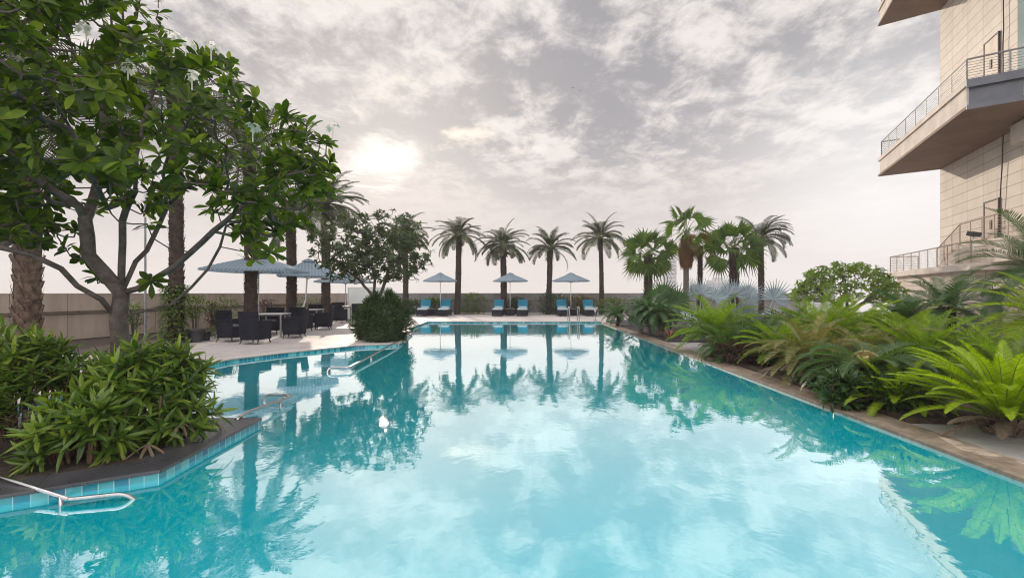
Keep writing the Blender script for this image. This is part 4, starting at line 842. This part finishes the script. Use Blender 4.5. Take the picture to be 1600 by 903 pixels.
for i, (px, Y, wd, H, ml, lab) in enumerate([(1215, 16.5, .8, .9, 'leaf_purple', 'purple leaved shrub right of the round upright silver leaf'), (1265, 15.5, .9, .75, 'leaf_purple', 'low purple shrub left of the lime dome tree'), (1395, 15.0, 1.1, .95, 'leaf_purple', 'purple flecked shrub below the terrace wall'), (1330, 16.0, 1.2, .85, 'leaf_bush', 'low green shrub under the lime dome tree'), (1100, 16.4, 1.3, .8, 'leaf_rhd', 'dark shrub mass beneath the silver fan leaves'), (1510, 11.8, .8, .5, 'leaf_bush', 'grey-green low shrub before the white plinth wall'), (1175, 14.8, 1.0, .7, 'leaf_rhd', 'dark low shrub between the broad silver clump and the olive cycad'), (1385, 7.9, .7, .5, 'leaf_rhd', 'dark ground shrub between the coned cycad and the deep green cycad'), (1245, 9.8, .8, .55, 'leaf_rhd', 'dark ground shrub behind the yellow-edged cycad'), (1400, 6.45, .5, .42, 'leaf_rhd', 'dark ground shrub left of the lime cycad by the brown edge'), (1300, 7.8, .6, .4, 'leaf_rhd', 'dark ground shrub right of the yellow-edged cycad'), (1160, 10.6, .5, .4, 'leaf_purple', 'purplish ground shrub by the pool edge below the short round cycad'), (1500, 8.9, .9, .6, 'leaf_bush', 'green ground shrub between the lime cycad and the pillar')]):
    bush(lab, gx(px, Y), Y, wd, .6, H, 1000, 160+i, ml, .10, group='low shrubs in the right garden')
for i, (px, Y, wd, H, ml, lab) in enumerate([(1218, 9.9, .34, .62, 'leaf_rh', 'light green strap-leaved shrub between the short round cycad and the yellow-edged cycad'), (1408, 8.9, .4, .7, 'leaf_rh', 'light green strap-leaved shrub between the coned cycad and the deep green cycad'), (1385, 11.6, .5, .9, 'leaf_cyc', 'leafy green shrub below the small pygmy palm'), (1300, 6.6, .3, .4, 'leaf_rhd', 'low dark strap-leaved shrub at the brown pool edge beneath the coned cycad')]):
    lady_palm(lab, (gx(px, Y)+(.15 if Y < 7 else 0), Y), wd, wd, H, 34, 190+i, ml, .26, .05, .15, group='leafy shrubs between the cycads', canes=8)
br = thing('bromeliad', 'reddish bromeliad growing out of the black bed near the pool edge', 'plant', (gx(1047, 15.9), 15.9, 0)); rn = random.Random(9); t = MB()
for i in range(22):
    a = i*2.4; el = rn.uniform(.3, 1.3); leaf(t, (0, 0, .05), Vector((math.cos(a)*math.cos(el), math.sin(a)*math.cos(el), math.sin(el))), Vector((0, 0, 1)), rn.uniform(.35, .62), .06, rn, droop=.35)
obj('leaves', t, M['brom'], br)

# ---------------------------------------------------------------- pots by the kerb
def pot(label, x, y, r, h, m):
    o = thing('plant_pot', label, 'plant pot', (x, y, 0.0), 0, 'plant pots by the kerb'); t = MB(); t.tube([(0, 0, 0.0), (0, 0, .02), (0, 0, h*.8), (0, 0, h*.86), (0, 0, h)], [r*.72, r*.75, r*.98, r*1.1, r*1.1], 20); obj('pot_body', t, M[m], o, smooth=False)
    t = MB(); t.tube([(0, 0, h-.03), (0, 0, h+.012)], r*.98, 20); obj('soil', t, M['soil'], o); return o
pot('large dark round pot holding the small leggy tree', gx(306, 15.0), 15.0, .24, .38, 'dark_metal'); pot('small dark pot beside the large round pot', gx(322, 15.4), 15.4, .14, .28, 'black_stone')
# the pot's tree stands in it
# ---------------------------------------------------------------- lamp pole, pool lamp, pool rails
lpz = thing('lamp_pole', 'slender grey pole rising behind the large frangipani in front of the tan wall', 'pole', (gx(227, 15.3), 15.3, 0)); t = MB(); t.tube([(0, 0, 0), (0, 0, .3), (0, 0, 4.4)], [.05, .035, .03], 10); obj('pole', t, M['grey_metal'], lpz, smooth=False)
t = MB(); t.tube([(0, 0, 4.4), (0, 0, 4.62)], [.12, .09], 12); obj('lamp_head', t, M['white_metal'], lpz)
pl_ = thing('funnel_lamp', 'white funnel-topped lamp stand at the far right corner of the pool', 'lamp', (gx(930, 26.5), 26.5, 0)); t = MB(); t.tube([(0, 0, 0), (0, 0, .5)], .02, 8); t.tube([(0, 0, 0), (0, 0, .02)], .12, 14); obj('stand', t, M['steel'], pl_); t = MB(); t.tube([(0, 0, .45), (0, 0, .55), (0, 0, .72)], [.03, .08, .20], 4); obj('lamp_shade', t, M['white_metal'], pl_)
def smooth_path(pts, r=.08):
    out = [Vector(pts[0])]
    for i in range(1, len(pts)-1):
        a, b_, c = Vector(pts[i-1]), Vector(pts[i]), Vector(pts[i+1]); d1 = (a-b_); d2 = (c-b_); q = min(r, d1.length*.45, d2.length*.45); p0 = b_+d1.normalized()*q; p1 = b_+d2.normalized()*q
        for k_ in range(6): t_ = k_/5; out.append(p0*(1-t_)**2+b_*2*t_*(1-t_)+p1*t_*t_)
    out.append(Vector(pts[-1])); return out
def handrail(label, rails, r=.022, group='stainless pool rails'):
    o = thing('pool_rail', label, 'rail', tuple(Vector(rails[0][0]).xy)+(0,), 0, group)
    for pts in rails: t = MB(); t.tube(smooth_path(pts), r, 10); obj('tube', t, M['steel'], o, smooth=True, world=True)
    return o
for i, (px, lab) in enumerate([(889, 'stainless pool ladder rail, left one at the far pool edge'), (904, 'stainless pool ladder rail, right one at the far pool edge')]):
    x = gx(px, 25.7); handrail(lab, [[(x, 26.3, -.02), (x, 26.25, .72), (x, 25.45, .78), (x, 25.35, -.6)]], .024, 'pool ladder rails')
handrail('stainless rail along the weir from the slate planter corner', [[(-3.38, 5.72, .0), (-3.38, 5.92, .035), (-3.36, 7.1, .0), (-3.78, 7.12, 0.0), (-3.76, 7.0, -.5)], [(-3.37, 6.75, .0), (-3.37, 6.75, -.5)]], .02)
handrail('long stainless rail running from the deck corner beside the round bush', [[(-3.74, 14.62, 0), (-3.74, 14.4, .04), (-3.48, 9.75, .0), (-3.88, 9.72, .0), (-3.88, 9.62, -.12), (-3.86, 9.60, -.6)], [(-3.58, 11.5, .0), (-3.58, 11.5, -.6)]], .024)
handrail('stainless rail crossing the slate planter edge at the bottom left', [[(-5.0, 4.25, .06), (-4.16, 3.86, .035), (-3.38, 3.60, -.03)], [(-3.50, 3.64, -.03), (-3.38, 3.60, -.035), (-3.02, 3.70, -.03), (-2.93, 3.78, -.2)], [(-3.45, 3.62, -.02), (-3.45, 3.62, -.6)]], .015)

# ---------------------------------------------------------------- lounger umbrellas, loungers, side tables
def canopy(mb, n, R_, z0, z1, rot=0.0, rings=5, val=.1, dome=.35):
    vs = []; fs = []
    for i in range(rings+1):
        t_ = i/rings; zz = z1-(z1-z0)*(t_**(1.0+dome*.3) if dome < .6 else (1-math.cos(t_*math.pi/2))*.5+t_*.5)
        for j in range(n*4):
            a = rot+2*math.pi*j/(n*4); seg = 2*math.pi/n; loc_ = ((j % 4)/4-.0)*seg; rr_ = R_*t_*math.cos(seg/2)/max(.01, math.cos(((j % 4)/4)*seg-seg/2)); sag = .05*t_*math.sin(math.pi*(j % 4)/4)
            vs.append((math.cos(a)*rr_, math.sin(a)*rr_, zz+sag*.0-.02*math.sin(math.pi*(j % 4)/4)))
    N_ = n*4
    for i in range(rings):
        for j in range(N_): a = i*N_+j; b_ = i*N_+(j+1) % N_; fs.append((a, a+N_, b_+N_, b_))
    L_ = len(vs)-N_
    base = [(x*1.0, y*1.0, z-val) for x, y, z in vs[L_:]]; k0 = len(vs); vs += base
    for j in range(N_): fs.append((L_+j, k0+j, k0+(j+1) % N_, L_+(j+1) % N_))
    mb.add(vs, fs)
def parasol(label, x, y, n, R_, z0, z1, rot=0.0, group='small parasols between loungers', cant=False):
    r = thing('parasol', label, 'umbrella', (x, y, 0), rot, group); t = MB(); canopy(t, n, R_, z0, z1, math.pi/n, val=.07 if not cant else .05); obj('canopy', t, M['canopy'], r)
    t = MB(); canopy(t, n, R_*.22, z1-.06, z1+.06, math.pi/n, rings=2, val=.02); obj('vent_cap', t, M['canopy'], r)
    t = MB()
    for k_ in range(n): a = math.pi/n+2*math.pi*k_/n; t.tube([(0, 0, z1-.08), (math.cos(a)*R_*.97, math.sin(a)*R_*.97, z0-.01)], .012, 5); t.tube([(0, 0, z0-.15), (math.cos(a)*R_*.5, math.sin(a)*R_*.5, (z0+z1)/2-.05)], .009, 5)
    obj('ribs', t, M['dark_metal'], r); t = MB()
    if cant: t.tube(smooth_path([(.05, .12, .1), (-.35, .12, .62), (-.12, .1, 1.1), (-.02, .05, z1-.15), (0, 0, z1)], .3), .032, 10); t.tube([(.05, .0, .1), (-.25, .0, .6)], .018, 8)
    else: t.tube([(0, 0, .05), (0, 0, z1+.05)], .025, 10)
    obj('pole', t, M['white_metal'], r, smooth=True); t = MB(); t.tube([(0, 0, 0), (0, 0, .05), (0, 0, .09)], [.30, .30, .12], 20) if not cant else t.box((0, 0, .05), (.8, .8, .1)); obj('base', t, M['grey_metal'], r); return r
YL = 33.2
for px, lab in [(688, 'leftmost small blue parasol over the first pair of loungers'), (797, 'middle small blue parasol in front of the fruiting palm'), (892, 'rightmost small blue parasol near the pool ladder rails')]:
    parasol(lab, gx(px, YL), YL, 6, 1.3, crown_h(438.5, YL), crown_h(427, YL), rnd.uniform(0, .3))
parasol('first large square blue umbrella, nearest of the three over the dining tables', gx(404, 17.6), 17.6, 4, 1.95, crown_h(422, 17.6), crown_h(400, 17.6), R(8), 'large umbrellas over the dining tables', False)
parasol('second large square blue umbrella with a bent cantilever pole', gx(482, 21.5), 21.5, 4, 1.72, crown_h(431, 21.5), crown_h(406, 21.5), R(24), 'large umbrellas over the dining tables', True)
parasol('third large square blue umbrella, furthest, partly behind the small frangipani', gx(540, 27), 27, 4, 1.85, crown_h(440, 27), crown_h(426, 27), R(5), 'large umbrellas over the dining tables', False)
def make_lounger(label):
    r = thing('sun_lounger', label, 'sun lounger', (0, 0, 0), 0, 'sun loungers beyond the far pool edge')
    t = MB(); t.box((0, .98, .24), (.72, 1.96, .32)); obj('frame', t, M['wicker'], r, bevel=.02)
    for sx in (-1, 1):
        for y in (.06, 1.9): t = MB(); t.box((sx*.31, y, .04), (.07, .07, .09)); obj('leg', t, M['dark_metal'], r)
    t = MB(); t.box((0, .66, .45), (.66, 1.26, .10)); obj('seat_cushion', t, M['towel'], r, bevel=.03)
    t = MB(); t.box((0, 1.50, .74), (.68, .10, .76), 0, Matrix.Rotation(R(-38), 3, 'X')); obj('backrest', t, M['blue_fabric'], r, bevel=.03)
    t = MB(); t.box((0, 1.58, .70), (.70, .05, .76), 0, Matrix.Rotation(R(-38), 3, 'X')); obj('back_frame', t, M['wicker'], r, bevel=.01)
    t = MB(); t.tube([(-.25, 1.22, .56), (.25, 1.22, .56)], .055, 10); obj('rolled_towel', t, M['towel'], r, smooth=True)
    return r
lo = None
for px, lab in [(659, 'blue sun lounger left of the leftmost parasol pole'), (692, 'blue sun lounger right of the leftmost parasol pole'), (777, 'blue sun lounger left of the middle parasol pole'), (816, 'blue sun lounger right of the middle parasol pole'), (881, 'blue sun lounger behind the left pool ladder rail'), (924, 'rightmost blue sun lounger, behind the funnel-topped lamp')]:
    Y = 31.5; rz = R(random.Random(px).uniform(-2.5, 2.5))
    if lo is None: lo = make_lounger(lab); lo.location = (gx(px, Y), Y, 0); lo.rotation_euler.z = rz
    else: dup(lo, (gx(px, Y), Y, 0), rz, lab)
stb = None
for px, lab in [(677, 'low dark side table under the leftmost parasol'), (797, 'low dark side table under the middle parasol'), (899, 'low dark side table under the rightmost parasol')]:
    Y = 32.4
    if stb is None:
        stb = thing('side_table', lab, 'side table', (gx(px, Y), Y, 0), 0, 'side tables between loungers'); t = MB(); t.box((0, 0, .22), (.6, .6, .42)); obj('body', t, M['wicker'], stb, bevel=.02); t = MB(); t.box((0, 0, .45), (.66, .66, .03)); obj('table_top', t, M['pipe'], stb, bevel=.005)
    else: dup(stb, (gx(px, Y), Y, 0), .05, lab)

# ---------------------------------------------------------------- dining chairs and tables
def curved_panel(mb, pts, z0, z1, th, lean=0.0, flare=0.0):
    n = len(pts); vs = []; 
    for (x, y) in pts:
        d = Vector((x, y)).normalized()*th
        for (z, q) in ((z0, 0), (z1, 1)):
            vs += [(x+flare*x*q, y+lean*q, z), (x+flare*x*q+d.x, y+lean*q+d.y, z)]
    fs = []
    for i in range(n-1):
        a = i*4; b_ = a+4; fs += [(a, b_, b_+2, a+2), (a+1, a+3, b_+3, b_+1), (a+2, b_+2, b_+3, a+3), (a, a+1, b_+1, b_)]
    fs += [(0, 2, 3, 1), ((n-1)*4, (n-1)*4+1, (n-1)*4+3, (n-1)*4+2)]; mb.add(vs, fs)
def make_chair(label):
    r = thing('wicker_armchair', label, 'chair', (0, 0, 0), 0, 'dark wicker armchairs around the dining tables')
    t = MB(); t.box((0, -.02, .30), (.54, .54, .34)); obj('seat', t, M['wicker'], r, bevel=.015)
    t = MB(); curved_panel(t, [(-.30, .20), (-.22, .27), (0, .30), (.22, .27), (.30, .20)], .13, .97, .035, lean=.10, flare=.03); obj('backrest', t, M['wicker'], r)
    for s in (-1, 1):
        t = MB(); t.box((s*.30, -.03, .40), (.045, .54, .54)); t.box((s*.305, -.03, .675), (.075, .56, .03)); obj('armrest', t, M['wicker'], r, bevel=.008)
        for y in (-.26, .22):
            t = MB(); t.tube([(s*.27, y, .14), (s*.29, y+(.07 if y > 0 else -.03), 0)], [.024, .014], 6); obj('leg', t, M['dark_metal'], r)
    t = MB(); t.box((0, -.04, .495), (.50, .48, .06)); obj('seat_cushion', t, M['blue_grey'], r, bevel=.02)
    return r
ch0 = None
def chair(x, y, deg, lab):
    global ch0
    if ch0 is None: ch0 = make_chair(lab); ch0.location = (x, y, -.01); ch0.rotation_euler.z = R(deg)
    else: dup(ch0, (x, y, -.01), R(deg), lab)
chair(-9.12, 15.2, 78, 'leftmost wicker armchair, side on, beside the black kerb')
chair(-8.02, 14.55, 172, 'nearest wicker armchair with its back to the pool')
chair(-7.72, 16.45, -80, 'wicker armchair facing left at the nearest dining table')
chair(-9.35, 18.1, 5, 'wicker armchair on the far side of the nearest dining table')
chair(-8.62, 18.9, 178, 'wicker armchair seen from behind at the second dining table')
chair(-8.2, 20.0, -75, 'wicker armchair facing left at the second dining table')
chair(-9.7, 22.6, 10, 'wicker armchair on the far side of the second dining table')
chair(-9.3, 24.6, 175, 'wicker armchair, left of the two seen from behind at the furthest table')
chair(-8.55, 25.3, -160, 'wicker armchair, right of the two seen from behind at the furthest table')
chair(-10.6, 27.9, 20, 'wicker armchair on the far side of the furthest table')
tb0 = None
for x, y, lab in [(-8.66, 16.85, 'pale topped square dining table nearest the camera'), (-9.3, 21.3, 'pale topped dining table, middle one of the three'), (-9.9, 26.5, 'pale topped dining table furthest away before the white screen')]:
    if tb0 is None:
        tb0 = thing('dining_table', lab, 'table', (x, y, -.01), R(6), 'dining tables on the left terrace'); t = MB(); t.box((0, 0, .79), (.9, .9, .03)); obj('table_top', t, M['table_top'], tb0, bevel=.006)
        for sx in (-1, 1):
            for sy in (-1, 1): t = MB(); t.box((sx*.40, sy*.40, .387), (.05, .05, .775)); obj('leg', t, M['grey_metal'], tb0)
        t = MB(); t.box((0, 0, .745), (.78, .78, .05)); obj('apron', t, M['dark_metal'], tb0)
    else: dup(tb0, (x, y, -.01), R(3), lab)
# birds
for px, py, Y, lab in [(895, 138, 120, 'dark bird high in the sky, left one of the pair'), (907, 142, 130, 'dark bird high in the sky, right one of the pair')]:
    bd = thing('bird', lab, 'bird', tuple(at(px, py, Y)), R(40), 'birds in the sky'); t = MB(); t.sphere((0, 0, 0), .07, 8, 6, (3, 1, 1)); t.add([(-.2, 0, 0), (-.38, -.08, .01), (-.38, .08, .01)], [(0, 1, 2)]); t.sphere((.22, 0, .02), .05, 6, 5); obj('body', t, M['dark_metal'], bd)
    t = MB()
    for s in (-1, 1): t.add([(.1, s*.05, .03), (.02, s*.35, .2), (-.12, s*.6, .12), (-.12, s*.05, .02)], [(0, 1, 2, 3)])
    obj('wings', t, M['dark_metal'], bd)

hzb = MB(); hzb.box((0, 0, 7), (1900, 1900, 84)); hm = bpy.data.materials.new('haze_air'); hm.use_nodes = True; hn = hm.node_tree; hn.nodes.clear()
ho = hn.nodes.new('ShaderNodeOutputMaterial'); hv = hn.nodes.new('ShaderNodeVolumePrincipled'); hv.inputs['Color'].default_value = (.95, .92, .90, 1); hv.inputs['Density'].default_value = .0012; hv.inputs['Anisotropy'].default_value = .0
hn.links.new(hv.outputs[0], ho.inputs['Volume']); obj('haze', hzb, hm, kind='stuff')
